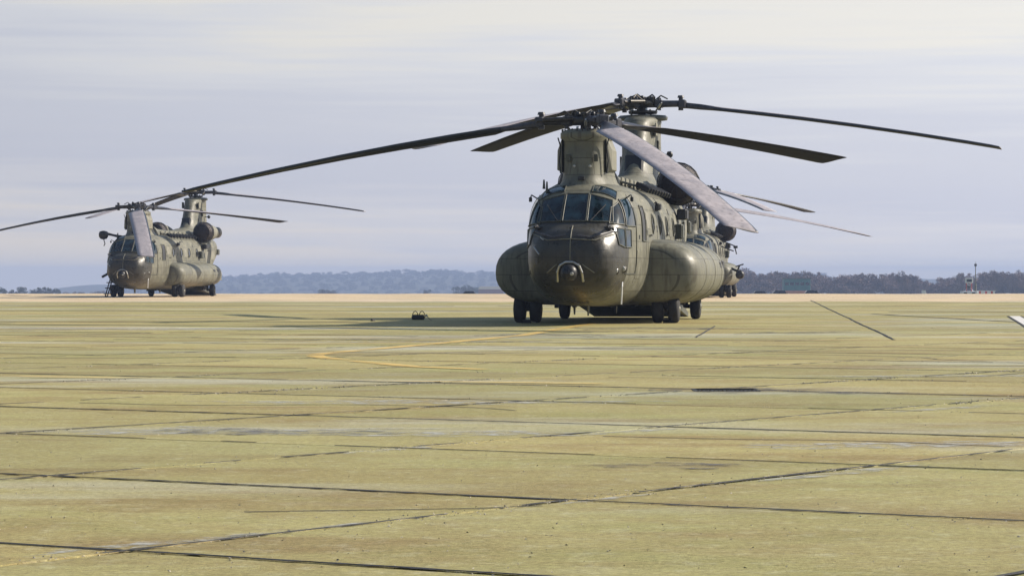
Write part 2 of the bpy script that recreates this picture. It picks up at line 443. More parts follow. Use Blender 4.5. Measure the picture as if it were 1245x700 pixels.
# joint sealant: raised ragged bitumen ribbons, parts of the apron
def ribbon(b, p0, p1, wd, z=0.004, jag=0.35, step=0.18, brk=0.0, seed=0, h=0.006):
    rr = random.Random(seed); p0, p1 = Vector(p0), Vector(p1)
    L = (p1 - p0).length; d = (p1 - p0) / L; nrm = Vector((-d.y, d.x)); n = max(2, int(L / step)); off = 0
    ring = []
    for k in range(n + 1):
        off = off * 0.85 + rr.uniform(-1, 1) * wd * 0.18
        wk = wd * (1 + rr.uniform(-jag, jag)) / 2; q = p0 + d * (L * k / n)
        a, c = q + nrm * (off - wk), q + nrm * (off + wk)
        ring.append([(a.x, a.y, z), ((a.x * .75 + c.x * .25), (a.y * .75 + c.y * .25), z + h), ((a.x * .25 + c.x * .75), (a.y * .25 + c.y * .75), z + h), (c.x, c.y, z)])
    on = True; left = 0
    for k in range(n):
        if left <= 0:
            on = rr.random() > brk; left = rr.randint(2, 9)
        left -= 1
        if on:
            r0, r1 = ring[k], ring[k + 1]
            b.add(r0 + r1, [(m, m + 1, m + 5, m + 4) for m in range(3)])
def clip(u=None, v=None):
    """segment of the joint line inside the visible wedge"""
    pts = []
    for t in np.arange(-60, 70, 0.5):
        q = UV(u, t) if u is not None else UV(t, v)
        if 4 < q.y < 64 and abs(q.x) < 0.164 * q.y + 4.5: pts.append(q)
    return (pts[0], pts[-1]) if len(pts) > 2 else None
crumbs = []
for j in range(-2, 12):
    s = clip(v=OV + j * PV)
    if not s: continue
    wd = {0: .030, 1: .034, 3: .036, 5: .045}.get(j, 0.018)
    b = MB(); ribbon(b, s[0], s[1], wd, brk={0: .0, 1: .0, 3: .05, 5: .05}.get(j, .25), seed=j * 3 + 1, jag=.75, step=.07 if j < 4 else .2, h=.003)
    tag(b.build('joint_sealant', M['sealant'], apron, fix=False), kind='stuff')
    crumbs.append((s, 0.25))
for i in range(-14, 14):
    s = clip(u=OU + i * PU)
    if not s: continue
    b = MB(); ribbon(b, s[0], s[1], 0.024, brk=.22, seed=i * 5 + 2, jag=.8, step=.08, h=.003)
    if b.f: tag(b.build('joint_sealant', M['sealant'], apron, fix=False), kind='stuff')
    crumbs.append((s, 1.0))
# older pour joints and cracks further out
b = MB()
for p0, p1, wd in (((12.8, 134), (6.3, 51.5), .05), ((4.25, 65.5), (3.15, 53.5), .04), ((9.9, 86), (11.4, 71), .08), ((-60, 96), (60, 88), .10), ((-60, 112), (60, 104), .10), ((-40, 72.5), (-3, 71), .08)):
    ribbon(b, p0, p1, wd, z=0.006, brk=.06, seed=int(p0[1]), step=0.5)
# meandering cracks in the nearer slabs
rr = random.Random(11)
for (x, y, a, L) in ((-1.2, 14.0, 12, 1.6), (2.2, 13.2, -8, 1.2), (0.6, 20.6, -25, 2.8), (-3.6, 26.0, -20, 4.5), (1.0, 32.5, -8, 6), (-6.5, 40, -5, 8), (2, 43, -3, 9), (-3, 48, 3, 11), (4.5, 37, -12, 5)):
    p = Vector((x, y)); a = R(a)
    for k in range(int(L / 0.35)):
        q = p + Vector((math.cos(a), math.sin(a))) * 0.35
        ribbon(b, p, q, 0.008 + y * 0.0006, z=0.003, step=.12, seed=k, h=.002); p = q; a += rr.uniform(-.35, .35)
tag(b.build('pavement_cracks', M['sealant'], apron, fix=False), kind='stuff')
b = MB(); rr = random.Random(4)
def crumb(b, x, y, s):
    vs = [(x + s * rr.uniform(-1, 1), y + s * rr.uniform(-1, 1), rr.uniform(0, .2) * s) for _ in range(3)] + [(x, y, s * rr.uniform(.4, .9)), (x + s * rr.uniform(-1, 1), y + s * rr.uniform(-1, 1), s * rr.uniform(.2, .7))]
    b.add(vs, [(0, 1, 3), (1, 2, 3), (2, 0, 3), (0, 4, 1), (0, 3, 4)])
for (s, k) in crumbs:
    p0, p1 = s; L = (p1 - p0).length; t = 0; dens = 0
    while t < L:
        q = p0 + (p1 - p0) * (t / L)
        if rr.random() < .06: dens = rr.choice((0, 0, .3, 1))
        if rr.random() < dens * k * .9 and q.y < 40:
            for _ in range(5): crumb(b, q.x + rr.gauss(0, .05), q.y + rr.gauss(0, .08), rr.uniform(.003, .009) * (1 if q.y < 25 else 1.6))
        t += .05
for _ in range(1500):
    y = 9 + 40 * rr.random() ** 1.6; x = rr.uniform(-1, 1) * (.17 * y); crumb(b, x, y, rr.uniform(.003, .009))
tag(b.build('loose_grit', M['crumb'], None, fix=False), 'pale grit and crumbled stone scattered along the concrete joints', 'grit', kind='stuff')

# painted markings
def strip(b, pts, wd, z):
    for a, c in zip(pts, pts[1:]):
        a, c = Vector(a), Vector(c); d = (c - a).normalized(); n = Vector((-d.y, d.x)) * wd / 2
        b.add([(*(a - n), z), (*(c - n), z), (*(c + n), z), (*(a + n), z)], [(0, 1, 2, 3)])
def curve(p0, p1, p2, n=12):
    p0, p1, p2 = Vector(p0), Vector(p1), Vector(p2)
    return [tuple(p0 * (1 - t) ** 2 + p1 * 2 * t * (1 - t) + p2 * t * t) for t in [k / n for k in range(n + 1)]]
b = MB()
strip(b, [(2.6, 73), (1.8, 69.4), (0.2, 55.5), (-1.2, 48.5), (-2.55, 42.4)] + curve((-2.55, 42.4), (-2.75, 41.2), (-2.35, 40.0), 5)[1:] + [(-1.15, 36.3), (-.3, 35.2)], .24, .0075)
strip(b, [(-5.6, 32.8), (-4.5, 32.4), (-.5, 31.0), (.9, 30.5)], .15, .0115)
tag(b.build('yellow_line', M['yellow'], apron, fix=False), 'worn yellow taxi line', kind='structure')
b = MB(); strip(b, [(13.1, 81.5), (8.9, 51)], .26, .008); tag(b.build('white_line', M['wmark'], apron, fix=False), kind='structure')
b = MB(); strip(b, [(12.93, 81.5), (8.73, 51)], .06, .009); strip(b, [(13.27, 81.5), (9.07, 51)], .05, .009); tag(b.build('line_border', M['sealant'], apron, fix=False), kind='structure')

# pale spalled and damp-dried patches, mostly along the cross joints
rr = random.Random(31)
for (x, y, rx, ry, a) in ((-1.35, 12.45, .75, .09, 50), (-.9, 13.0, .5, .06, 55), (1.86, 16.9, .62, .10, 55), (1.4, 16.3, .4, .05, 55), (.46, 14.86, .4, .05, 57), (-.71, 19.1, .6, .09, 56), (.77, 21.2, .7, .10, 55), (3.45, 24.9, .9, .12, 52),
                          (-2.1, 21.3, 1.5, .55, 0), (-.5, 21.0, 1.2, .35, -5), (-.9, 26.2, 2.0, .5, 0), (2.6, 19.6, 1.2, .4, 10), (-6.5, 62, 4.5, 1.2, 0), (-1.0, 50, 3, .6, 0), (5.0, 33, 2, .35, 0)):
    n = 26; ph = [rr.uniform(.55, 1.3) for _ in range(n)]
    b = MB(); b.add([(rx * ph[k] * math.cos(2 * PI * k / n), ry * ph[k] * math.sin(2 * PI * k / n), 0) for k in range(n)], [tuple(range(n))])
    o = b.build('pale_patch', M['pale'], apron, fix=False); o.location = (x, y, .0028); o.rotation_euler = (0, 0, R(a))
# oil drips and scuffed patches on the slabs
rr = random.Random(21)
for (x, y, rx, ry) in ((.6, 56.0, 1.3, 1.0), (1.9, 54.0, .8, .6), (2.6, 62.5, 1.6, 1.8), (-3.4, 52, 1.6, .8), (5.2, 58, 1.0, 1.2), (2.1, 28.9, .75, .7), (3.1, 28.2, .5, .35), (-1.9, 21.2, .5, .5), (.9, 17.4, .45, .28), (-14, 70, 4, 1.5), (-17, 66, 3, 1.2), (9, 47, 1.5, 1)):
    n = 22; ph = [rr.uniform(.6, 1.25) for _ in range(n)]
    b = MB(); b.add([(rx * ph[k] * math.cos(2 * PI * k / n), ry * ph[k] * math.sin(2 * PI * k / n), 0) for k in range(n)], [tuple(range(n))])
    o = b.build('oil_stain', M['scuff'], apron, fix=False); o.location = (x, y, .005)

# ------------------------------------------------------------------ helicopter
def sup(t, n):
    c, s = math.cos(t), math.sin(t)
    return math.copysign(abs(c) ** (2 / n), c), math.copysign(abs(s) ** (2 / n), s)
FSEC = [(-2.70, .10, 1.30, 1.52, 2.0), (-2.67, .38, 1.10, 1.70, 2.3), (-2.58, .64, .92, 1.88, 2.5), (-2.40, .80, .76, 2.03, 2.6), (-2.14, .92, .64, 2.15, 2.7),
        (-1.86, .99, .56, 2.40, 2.8), (-1.55, 1.05, .50, 2.68, 2.85), (-1.22, 1.10, .46, 2.90, 2.9), (-.85, 1.14, .43, 3.02, 3.0), (-.3, 1.19, .40, 3.08, 3.1), (.6, 1.23, .38, 3.10, 3.2),
        (3, 1.25, .36, 3.10, 3.2), (6, 1.25, .36, 3.10, 3.2), (8.5, 1.25, .36, 3.10, 3.2), (9.6, 1.25, .66, 3.10, 3.2), (11, 1.2, 1.25, 3.10, 3.0), (12.2, 1.08, 1.75, 3.08, 2.8), (12.9, .85, 2.1, 2.98, 2.5), (13.15, .5, 2.35, 2.85, 2.2)]
def interp_secs(secs, sub=3):
    o = []
    for k in range(len(secs) - 1):
        p0 = secs[max(0, k - 1)]; p1 = secs[k]; p2 = secs[k + 1]; p3 = secs[min(len(secs) - 1, k + 2)]
        for q in range(sub):
            t = q / sub; r = []
            for a, b_, c, d in zip(p0, p1, p2, p3):
                m1 = (c - a) / 2; m2 = (d - b_) / 2
                # limited tangents keep the straight cabin straight
                if (b_ - a) * (c - b_) <= 0: m1 = 0
                if (c - b_) * (d - c) <= 0: m2 = 0
                m1 = max(-abs(3 * (c - b_)), min(abs(3 * (c - b_)), m1)); m2 = max(-abs(3 * (c - b_)), min(abs(3 * (c - b_)), m2))
                r.append((2 * t ** 3 - 3 * t * t + 1) * b_ + (t ** 3 - 2 * t * t + t) * m1 + (-2 * t ** 3 + 3 * t * t) * c + (t ** 3 - t * t) * m2)
            r[0] = p1[0] + (p2[0] - p1[0]) * t
            o.append(r)
    o.append(list(secs[-1])); return o
def fuselage_rings():
    rings = []
    for (y, wd, zb, zt, n) in interp_secs(FSEC, 4):
        zc, hz = (zb + zt) / 2, (zt - zb) / 2
        ring = []
        for k in range(48):
            c, s = sup(2 * PI * k / 48, n); ring.append((wd * c, y, zc + hz * s))
        rings.append(ring)
    return rings

def make_helicopter():
    root = empty('military_helicopter')
    F = MB(); F.loft(fuselage_rings())
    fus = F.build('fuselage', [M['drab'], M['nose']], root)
    # the lower nose takes the darkened drab, its shade painted in
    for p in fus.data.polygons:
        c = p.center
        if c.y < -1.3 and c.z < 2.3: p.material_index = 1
    tree = BVHTree.FromPolygons([v.co for v in fus.data.vertices], [p.vertices for p in fus.data.polygons])
    def cast(view, a, z):
        if view == 'front': o, d = Vector((a, -12, z)), Vector((0, 1, 0))
        elif view == 'port': o, d = Vector((12, a, z)), Vector((-1, 0, 0))
        elif view == 'top': o, d = Vector((a, z, 12)), Vector((0, 0, -1))
        else: o, d = Vector((-12, a, z)), Vector((1, 0, 0))
        loc, nr, _, _ = tree.ray_cast(o, d)
        if loc is None: return None, None
        if nr.dot(d) > 0: nr = -nr
        return loc, nr
    def patch(name, m, view, quad, off=.012, nx=6, nz=5, rim=.02, parent=None, disc=False):
        """a plate that follows the skin: quad = four (across, z) corners"""
        g = []
        for j in range(nz + 1):
            row = []
            for i in range(nx + 1):
                s, t = i / nx, j / nz
                if disc:
                    x, y = 2 * s - 1, 2 * t - 1
                    x, y = x * math.sqrt(1 - y * y / 2), y * math.sqrt(1 - x * x / 2)
                    s, t = (x + 1) / 2, (y + 1) / 2
                a = [(quad[0][k] * (1 - s) + quad[1][k] * s) * (1 - t) + (quad[3][k] * (1 - s) + quad[2][k] * s) * t for k in (0, 1)]
                l_, n_ = cast(view, *a)
                if l_ is None: return None
                row.append((l_, n_))
            g.append(row)
        b = MB(); W = nx + 1
        top = [l_ + n_ * off for r in g for (l_, n_) in r]; bot = [l_ - n_ * rim for r in g for (l_, n_) in r]
        b.add(top, [(j * W + i, j * W + i + 1, (j + 1) * W + i + 1, (j + 1) * W + i) for j in range(nz) for i in range(nx)], 0, True)
        per = [(0, i) for i in range(nx)] + [(j, nx) for j in range(nz)] + [(nz, nx - i) for i in range(nx)] + [(nz - j, 0) for j in range(nz)]
        n = len(per); vs = [top[j * W + i] for j, i in per] + [bot[j * W + i] for j, i in per]
        b.add(vs, [(k, (k + 1) % n, n + (k + 1) % n, n + k) for k in range(n)])
        return b.build(name, m, parent or root)
    def rail(b, view, pts, r=.018, n=8, off=0.01, sub=6):
        q = []
        for p, c in zip(pts, pts[1:]):
            for k in range(sub): q.append((p[0] + (c[0] - p[0]) * k / sub, p[1] + (c[1] - p[1]) * k / sub))
        q.append(pts[-1]); o = []
        for a in q:
            l_, n_ = cast(view, *a)
            if l_ is not None: o.append(l_ + n_ * off)
        for a, c in zip(o, o[1:]): b.tube(a, c, r, r, 6, 0)

    # cockpit glazing: three front panes, corner panes, door panes, chin panes
    C = [(-.25, 2.205), (.25, 2.205), (.24, 2.80), (-.24, 2.80)]
    def wpane(view, q, name='windscreen_pane', m='glass', fr_r=.017):
        w_ = patch(name, M[m], view, q, nx=8, nz=6); fb = MB(); rail(fb, view, q + [q[0]], fr_r); fb.build('window_frame', M['drab_dark'], w_)
    wpane('front', C)
    for s in (-1, 1):
        q = [(s * .28, 2.205), (s * .80, 2.19), (s * .74, 2.66), (s * .27, 2.79)]
        wpane('front', q)
        v = 'port' if s > 0 else 'starboard'
        wpane(v, [(-1.93, 2.16), (-1.50, 2.14), (-1.28, 2.62), (-1.58, 2.50)], 'side_window')
        wpane(v, [(-1.42, 2.12), (-.62, 2.12), (-.62, 2.74), (-1.18, 2.68)], 'door_window')
        wpane(v, [(-1.98, 1.72), (-1.62, 1.66), (-1.58, 2.05), (-1.95, 2.07)], 'chin_window')
        wpane(v, [(-1.56, 1.66), (-1.12, 1.66), (-1.12, 2.04), (-1.53, 2.05)], 'chin_window')
        # cockpit door outline
        fr = MB(); rail(fr, v, [(-1.48, 1.10), (-.55, 1.10), (-.52, 2.80)], .010); fr.build('door_seam', M['drab_dark'], root)
        # top eyebrow glass
        wpane('top', [(s * .30, -1.30), (s * .80, -1.25), (s * .78, -.90), (s * .30, -.95)], 'roof_window', 'glass', .012)
        # cabin windows
        for k, y in enumerate((2.3, 3.9, 5.5, 7.1)):
            cw = patch('cabin_window', M['dark_glass'], v, [(y - .19, 2.02), (y + .19, 2.02), (y + .19, 2.42), (y - .19, 2.42)], off=.006, disc=True)
            fr = MB(); rail(fr, v, [(y + .21 * math.cos(t), 2.22 + .22 * math.sin(t)) for t in [2 * PI * q / 10 for q in range(11)]], .016, sub=2); fr.build('window_frame', M['drab_dark'], cw)
        gw = patch('gun_window', M['black'], v, [(.25, 1.85), (.72, 1.85), (.72, 2.55), (.25, 2.55)], off=.01)
        fr = MB(); rail(fr, v, [(.22, 1.82), (.75, 1.82), (.75, 2.58), (.22, 2.58), (.22, 1.82)], .02); fr.build('window_frame', M['drab_dark'], gw)
        # skin panels and vents
        for (a, b_, z0, z1, m) in ((-.45, .15, 1.0, 1.6, 'drab'), (1.05, 1.75, 2.1, 2.75, 'drab2'), (1.1, 1.7, 1.96, 2.06, 'drab'), (2.8, 3.5, 2.5, 2.8, 'drab2'), (4.4, 5.1, 1.98, 2.6, 'drab2'), (6.1, 6.7, 1.98, 2.4, 'drab'),
                                   (7.5, 8.3, 2.2, 2.8, 'drab2'), (8.9, 9.8, 1.6, 2.3, 'drab2'), (10.1, 11.2, 1.9, 2.6, 'drab2'), (11.5, 12.1, 2.1, 2.6, 'drab')):
            patch('access_panel', M[m], v, [(a, z0), (b_, z0), (b_, z1), (a, z1)], off=.009, nx=2, nz=2)
        for (a, z, sz) in ((.95, 2.2, .06), (.95, 2.0, .05), (3.1, 2.05, .10), (4.7, 2.72, .09), (6.4, 2.5, .09), (8.0, 2.0, .13), (8.6, 2.35, .13), (8.62, 1.98, .16), (9.95, 2.2, .14), (11.3, 2.75, .12), (-.2, 1.85, .06)):
            patch('vent', M['black'], v, [(a, z), (a + sz, z), (a + sz, z + sz * 1.5), (a, z + sz * 1.5)], off=.012, nx=1, nz=1)
        # hoop frames round the skin
        for y in (-.5, .95, 3.2, 4.8, 6.3, 8.4, 9.9, 11.4):
            fr = MB(); rail(fr, v, [(y, .9), (y, 2.9)], .009, sub=10, off=0); fr.build('hoop_seam', M['drab2'], root)

    # nose panel seams
    for s in (-1, 1):
        b = MB(); rail(b, 'front', [(s * .84, 2.00), (s * .62, 1.93), (s * .40, 1.86), (s * .12, 1.90)], .028, sub=5, off=-.002); b.build('nose_brow', M['blade_root'], root)
    for pts, r_, m_, nm in (([(0, 1.38), (0, 2.10)], .012, 'drab2', 'nose_seam'), ([(-.9, 1.95), (-.5, 1.80), (0, 1.83), (.5, 1.80), (.9, 1.95)], .012, 'drab2', 'nose_seam'),
                        ([(.25, 1.30), (.5, 1.12)], .012, 'drab2', 'nose_seam'), ([(-.28, 1.30), (-.5, 1.12)], .012, 'drab2', 'nose_seam'),
                        ([(-.80, 1.66), (-.66, 1.50)], .018, 'steel', 'grab_rail'), ([(-.66, 1.86), (-.58, 1.80)], .014, 'steel', 'grab_rail')):
        b = MB(); rail(b, 'front', pts, r_, sub=8); b.build(nm, M[m_], root)
    for s in (-1, 1):
        b = MB(); l_, n_ = cast('front', s * .72, 2.06)
        b.path([l_, l_ + Vector((s * .05, -.20, .04)), l_ + Vector((s * .05, -.55, .02))], .022, 8)
        b.tube(l_ + Vector((s * .05, -.22, .04)), l_ + Vector((s * .05, -.36, .03)), .045, .03, 10)
        b.box(l_ + Vector((0, .02, 0)), (.16, .12, .07), ch=.015)
        b.build('pitot_tube', M['black'], root)
        b = MB(); rail(b, 'front', [(s * .35, 2.20), (s * .62, 2.55)], .009, off=.03); b.build('wiper', M['black'], root)
    # sensor turret under the chin
    patch('turret_recess_shade', M['black'], 'front', [(-.30, .86), (.30, .86), (.26, 1.22), (-.26, 1.22)], off=.012)  # flush black plate, shade of a recess put into its colour
    l_, n_ = cast('front', 0, 1.10); ty = l_.y
    b = MB(); b.lathe((0, ty + .05, 1.12), (0, -1, 0), [(0, .17), (.10, .16), (.14, .12)], 20); b.build('turret_mount', M['grime'], root)
    b = MB(); b.lathe((0, ty - .20, 1.12), (0, 0, -1), [(-.17, .03), (-.15, .10), (-.08, .16), (0, .175), (.08, .16), (.15, .10), (.17, .02)], 20)
    tr = b.build('sensor_turret', M['black'], root)
    b = MB(); b.lathe((-.04, ty - .35, 1.13), (0, -1, .1), [(0, .07), (.04, .07), (.042, .02)], 16); b.build('turret_lens', M['dark_glass'], tr)
    b = MB(); b.lathe((.08, ty - .33, 1.10), (0, -1, 0), [(0, .04), (.04, .04), (.042, .01)], 12); b.build('turret_lens', M['lens'], tr)
    b = MB(); b.path([(-.27, ty + .02, .94), (-.26, ty - .10, 1.12), (-.20, ty - .14, 1.27), (-.08, ty - .14, 1.34), (.08, ty - .14, 1.34), (.20, ty - .14, 1.27), (.26, ty - .10, 1.12), (.27, ty + .02, .94)], .030, 8)
    b.build('turret_guard', M['steel'], root)
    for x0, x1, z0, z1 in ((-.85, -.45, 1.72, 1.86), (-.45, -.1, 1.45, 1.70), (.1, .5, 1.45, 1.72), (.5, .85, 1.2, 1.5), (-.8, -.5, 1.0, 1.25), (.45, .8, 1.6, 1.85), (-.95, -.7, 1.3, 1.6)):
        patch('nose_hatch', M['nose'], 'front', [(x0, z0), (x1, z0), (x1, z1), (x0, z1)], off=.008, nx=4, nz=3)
    for x, y, z in ((-.19, -2.22, .84), (.46, -2.15, .84), (-.86, -1.95, 1.14), (.88, -1.95, 1.16), (1.00, -1.55, 1.2)):
        b = MB(); b.lathe((x, y - .06, z), (0, -1, -.1), [(-.06, .03), (0, .075), (.05, .085), (.07, .07)], 14, 0)
        lm = b.build('landing_light', M['grime'], root)
        b = MB(); b.lathe((x, y - .132, z), (0, -1, -.1), [(0, .065), (.02, .05), (.03, .01)], 12); b.build('lamp_lens', M['lens'], lm)
    b = MB(); b.path([(.98, -1.6, .92), (.98, -1.66, .82), (.96, -1.64, .45)], .018, 8); b.build('antenna_rod', M['white'], root)
    for (x, y, z, h, wd) in ((.2, -1.2, .42, .22, .22), (-.35, .8, .40, .2, .2), (.3, 3.2, .40, .2, .25), (-.72, -1.0, 2.84, .24, .16), (-.86, -.45, 2.94, .2, .18)):
        b = MB(); sgn = -1 if z < 1 else 1
        b.loft([[(x - .02, y - wd / 2, z), (x + .02, y - wd / 2, z), (x + .02, y + wd / 2, z), (x - .02, y + wd / 2, z)],
                [(x - .01, y - wd / 4, z + sgn * h), (x + .01, y - wd / 4, z + sgn * h), (x + .01, y + wd / 3, z + sgn * h), (x - .01, y + wd / 3, z + sgn * h)]], smooth=False)
        b.build('blade_antenna', M['drab_dark'], root)
    # starboard and port mirrors and small fittings
    for s in (-1, 1):
        b = MB(); b.path([(s * .96, -.75, 2.72), (s * 1.08, -.82, 2.80), (s * 1.10, -.82, 2.74)], .014, 6); b.box((s * 1.10, -.83, 2.70), (.07, .03, .10), ch=.01); b.build('mirror', M['black'], root)
    # missile warning and dispenser boxes on the cabin side
    for s in (-1, 1):
        for (y, z, dx, sz) in ((7.6, 2.12, .08, (.2, .4, .36)), (8.5, 2.55, .08, (.24, .5, .26)), (3.1, 2.62, .02, (.12, .3, .16)), (12.0, 2.3, -.14, (.2, .4, .3))):
            b = MB(); b.box((s * (1.25 + dx), y, z), sz, ch=.03); b.box((s * (1.25 + dx + sz[0] / 2 + .004), y, z), (.012, sz[1] * .8, sz[2] * .8)); b.tube((s * (1.2), y, z - .05), (s * (1.25 + dx), y, z - .05), .05)
            b.build('dispenser_box', M['drab_dark'] if z < 2.5 else M['black'], root)
        for (a, z) in ((1.5, 1.95), (4.0, 2.72), (5.2, 2.0), (9.4, 2.35)):
            b = MB(); l_, n_ = cast('port' if s > 0 else 'starboard', a, z); b.path([l_, l_ + n_ * .05 + Vector((0, 0, .01)), l_ + n_ * .05 + Vector((0, .28, .01)), l_ + Vector((0, .28, 0))], .012, 6); b.build('hand_grip', M['black'], root)

    # forward pylon
    def plan(z, y0, y1, hw, n=2.6, N=36, xo=0):
        yc, hy = (y0 + y1) / 2, (y1 - y0) / 2; r = []
        for k in range(N):
            c, s = sup(2 * PI * k / N, n); r.append((xo + hw * c, yc + hy * s, z))
        return r
    b = MB(); b.loft([plan(*a) for a in ((2.80, -1.02, 2.9, .74), (3.02, -.88, 2.6, .63), (3.12, -.78, 2.3, .56), (3.25, -.72, 2.0, .53), (3.5, -.68, 1.5, .51), (3.8, -.63, 1.15, .50), (3.98, -.62, 1.05, .50), (4.05, -.66, 1.05, .56), (4.16, -.66, 1.05, .56), (4.22, -.58, .95, .46))])
    py = b.build('forward_pylon', M['drab'], root)
    for s in (-1, 1):
        b = MB(); b.loft([[(s * .49, y, z) for y, z in ((-.30, 3.30), (.75, 3.30), (.75, 4.03), (-.30, 4.03))], [(s * .60, y, z) for y, z in ((-.22, 3.36), (.68, 3.36), (.66, 3.78), (-.16, 3.78))]], smooth=False)
        b.build('pylon_side_fairing', M['drab2'], py)
        b = MB(); b.path([(s * .505, -.38, 3.28), (s * .535, -.36, 3.55), (s * .50, -.40, 3.85), (s * .56, -.40, 4.05)], .016, 6); b.build('pylon_edge_strip', M['black'], py)
        b = MB(); b.lathe((s * .17, -.66, 3.42), (0, -1, 0), [(-.05, .03), (0, .035), (.03, .03), (.035, .005)], 10); b.build('marker_light', M['lens'], py)
        b = MB(); b.box((s * .30, -.625, 3.60), (.09, .05, .16), ch=.01); b.build('hinge_fitting', M['drab_dark'], py)
    b = MB(); b.box((.0, -.80, 3.16), (.14, .06, .08), ch=.01); b.build('door_latch', M['black'], py)
    b = MB()
    for k in range(15):
        t = PI + PI * k / 14; b.tube((.53 * math.cos(t), .15 + .78 * math.sin(t), 4.19), (.53 * math.cos(t), .15 + .78 * math.sin(t), 4.245), .016, n=6)
    b.build('pylon_bolts', M['grime'], py)
    # synchronising shaft tunnel
    rings = []
    for y, wd, zt in ((1.6, .52, 3.62), (2.3, .5, 3.50), (3.0, .46, 3.40), (5, .44, 3.36), (7.4, .46, 3.38), (8.6, .6, 3.5), (9.6, .6, 3.55)):
        r = []
        for k in range(17):
            c, s = sup(PI * k / 16, 2.6); r.append((wd * c, y, 2.95 + (zt - 2.95) * s))
        rings.append(r)
    b = MB(); b.loft(rings); b.build('shaft_tunnel', M['drab'], root)
    for s in (-1, 1):
        for k in range(9):
            y = 2.5 + k * .62
            b = MB(); b.box((s * .98, y, 3.05), (.34, .10, .12), Matrix.Rotation(s * .5, 3, 'Y'), ch=.015)
            b.build('vent_louver', M['black'], root)
            b = MB(); b.box((s * .66, y + .28, 3.13), (.50, .26, .05), Matrix.Rotation(s * .28, 3, 'Y'), ch=.01)
            b.build('walkway_tread', M['drab2'], root)
        for k in range(6):
            b = MB(); y = 3.0 + k * .9; b.box((s * .47, y, 3.2), (.03, .5, .18), ch=.008); b.build('tunnel_panel', M['drab2'], root)

    # aft pylon
    b = MB(); b.loft([plan(*a) for a in ((2.85, 7.6, 13.1, .95, 2.4), (3.1, 8.2, 13.2, .80, 2.4), (3.35, 8.9, 13.25, .60, 2.3), (3.6, 9.5, 13.3, .50, 2.3), (4.1, 9.95, 13.3, .46, 2.3), (4.6, 10.25, 13.25, .44, 2.3), (4.9, 10.45, 13.2, .44, 2.3), (5.0, 10.6, 13.15, .46, 2.3), (5.06, 10.7, 13.1, .40, 2.3))])
    ap = b.build('aft_pylon', M['drab'], root)
    b = MB(); b.lathe((0, 11.9, 5.0), (0, -.05, 1), [(0, .45), (.02, .62), (.10, .64), (.15, .58), (.17, .3)], 28); b.build('pylon_cap', M['drab_dark'], ap)
    b = MB(); b.box((0, 9.86, 3.78), (.46, .30, .56), Matrix.Rotation(-.35, 3, 'X'), ch=.04); b.build('cooler_intake', M['black'], ap)
    b = MB()
    for k in range(4): b.box((0, 9.68 + k * .035, 3.6 + k * .11), (.40, .02, .025))
    b.build('intake_grille', M['drab_dark'], ap)
    b = MB(); b.tube((.42, 12.0, 4.15), (.60, 12.0, 4.15), .02); b.lathe((.60, 12.0, 4.15), (1, 0, 0), [(0, .03), (.02, .08), (.1, .09), (.15, .05), (.16, .01)], 14); b.build('pylon_lamp', M['black'], ap)
    b = MB(); b.lathe((0, 12.7, 5.04), (0, 0, 1), [(0, .07), (.08, .06), (.12, .01)], 12); b.build('beacon', M['red'], ap)
    for k in range(5):
        for s in (-1, 1):
            b = MB(); b.box((s * .445, 10.9 + .5 * (k % 3), 3.9 + .42 * (k // 3 + k % 2)), (.03, .40, .32), ch=.008); b.build('pylon_panel', M['drab2'], ap)
    # engines with mesh-covered intakes
    for s in (-1, 1):
        x, z = s * 1.22, 3.30
        b = MB(); b.lathe((x, 8.75, z), (0, 1, 0), [(0, .40), (.1, .43), (.8, .43), (1.4, .38), (1.9, .32), (2.1, .28)], 28)
        en = b.build('engine', M['drab2'], root)
        b = MB(); b.lathe((x, 8.80, z), (0, -1, 0), [(-.02, .44), (.02, .50), (.30, .50), (.45, .47), (.56, .39), (.63, .26), (.66, .10), (.665, .02)], 28)
        b.build('intake_filter', M['mesh'], en)
        b = MB()
        for k in range(12):
            t = 2 * PI * k / 12
            b.path([(x + q * math.cos(t), 8.80 - yy, z + q * math.sin(t)) for yy, q in ((0, .51), (.30, .515), (.46, .48), (.57, .40), (.645, .26), (.67, .10))], .010, 5)
        for yy, q in ((.02, .515), (.30, .52), (.58, .39)):
            b.path([(x + q * math.cos(2 * PI * k / 20), 8.80 - yy, z + q * math.sin(2 * PI * k / 20)) for k in range(21)], .014, 5)
        b.build('filter_frame', M['black'], en)
        b = MB(); b.lathe((x, 10.8, z), (s * .22, 1, .03), [(0, .25), (.1, .29), (.42, .29), (.44, .25), (.2, .22)], 24); b.build('exhaust', M['grime'], en)
        b = MB(); b.box((s * .92, 9.2, 3.12), (.7, .25, .16), ch=.03); b.box((s * .92, 10.5, 3.12), (.7, .25, .16), ch=.03); b.tube((s * .85, 8.9, 3.0), (x, 8.9, 2.95), .06); b.build('engine_mount', M['grime'], en)

    for s in (-1, 1):
        # landing gear: twin wheels in front, single wheels behind
        def wheel(x, y):
            b = MB(); b.lathe((x - .125, y, .31), (1, 0, 0), [(0, .20), (.015, .27), (.05, .305), (.125, .312), (.20, .305), (.235, .27), (.25, .20)], 24)
            wl_ = b.build('wheel', M['rubber'], root)
            b = MB()
            b.lathe((x - .10, y, .31), (-1, 0, 0), [(0, .19), (.02, .18), (.0, .14), (.02, .07), (.05, .05), (.055, .01)], 16)
            b.lathe((x + .10, y, .31), (1, 0, 0), [(0, .19), (.02, .18), (.0, .14), (.02, .07), (.05, .05), (.055, .01)], 16)
            b.build('rim', M['drab2'], wl_)
        for dx in (-.18, .18): wheel(s * 1.56 + dx, 2.0)
        wheel(s * 1.62, 8.86)
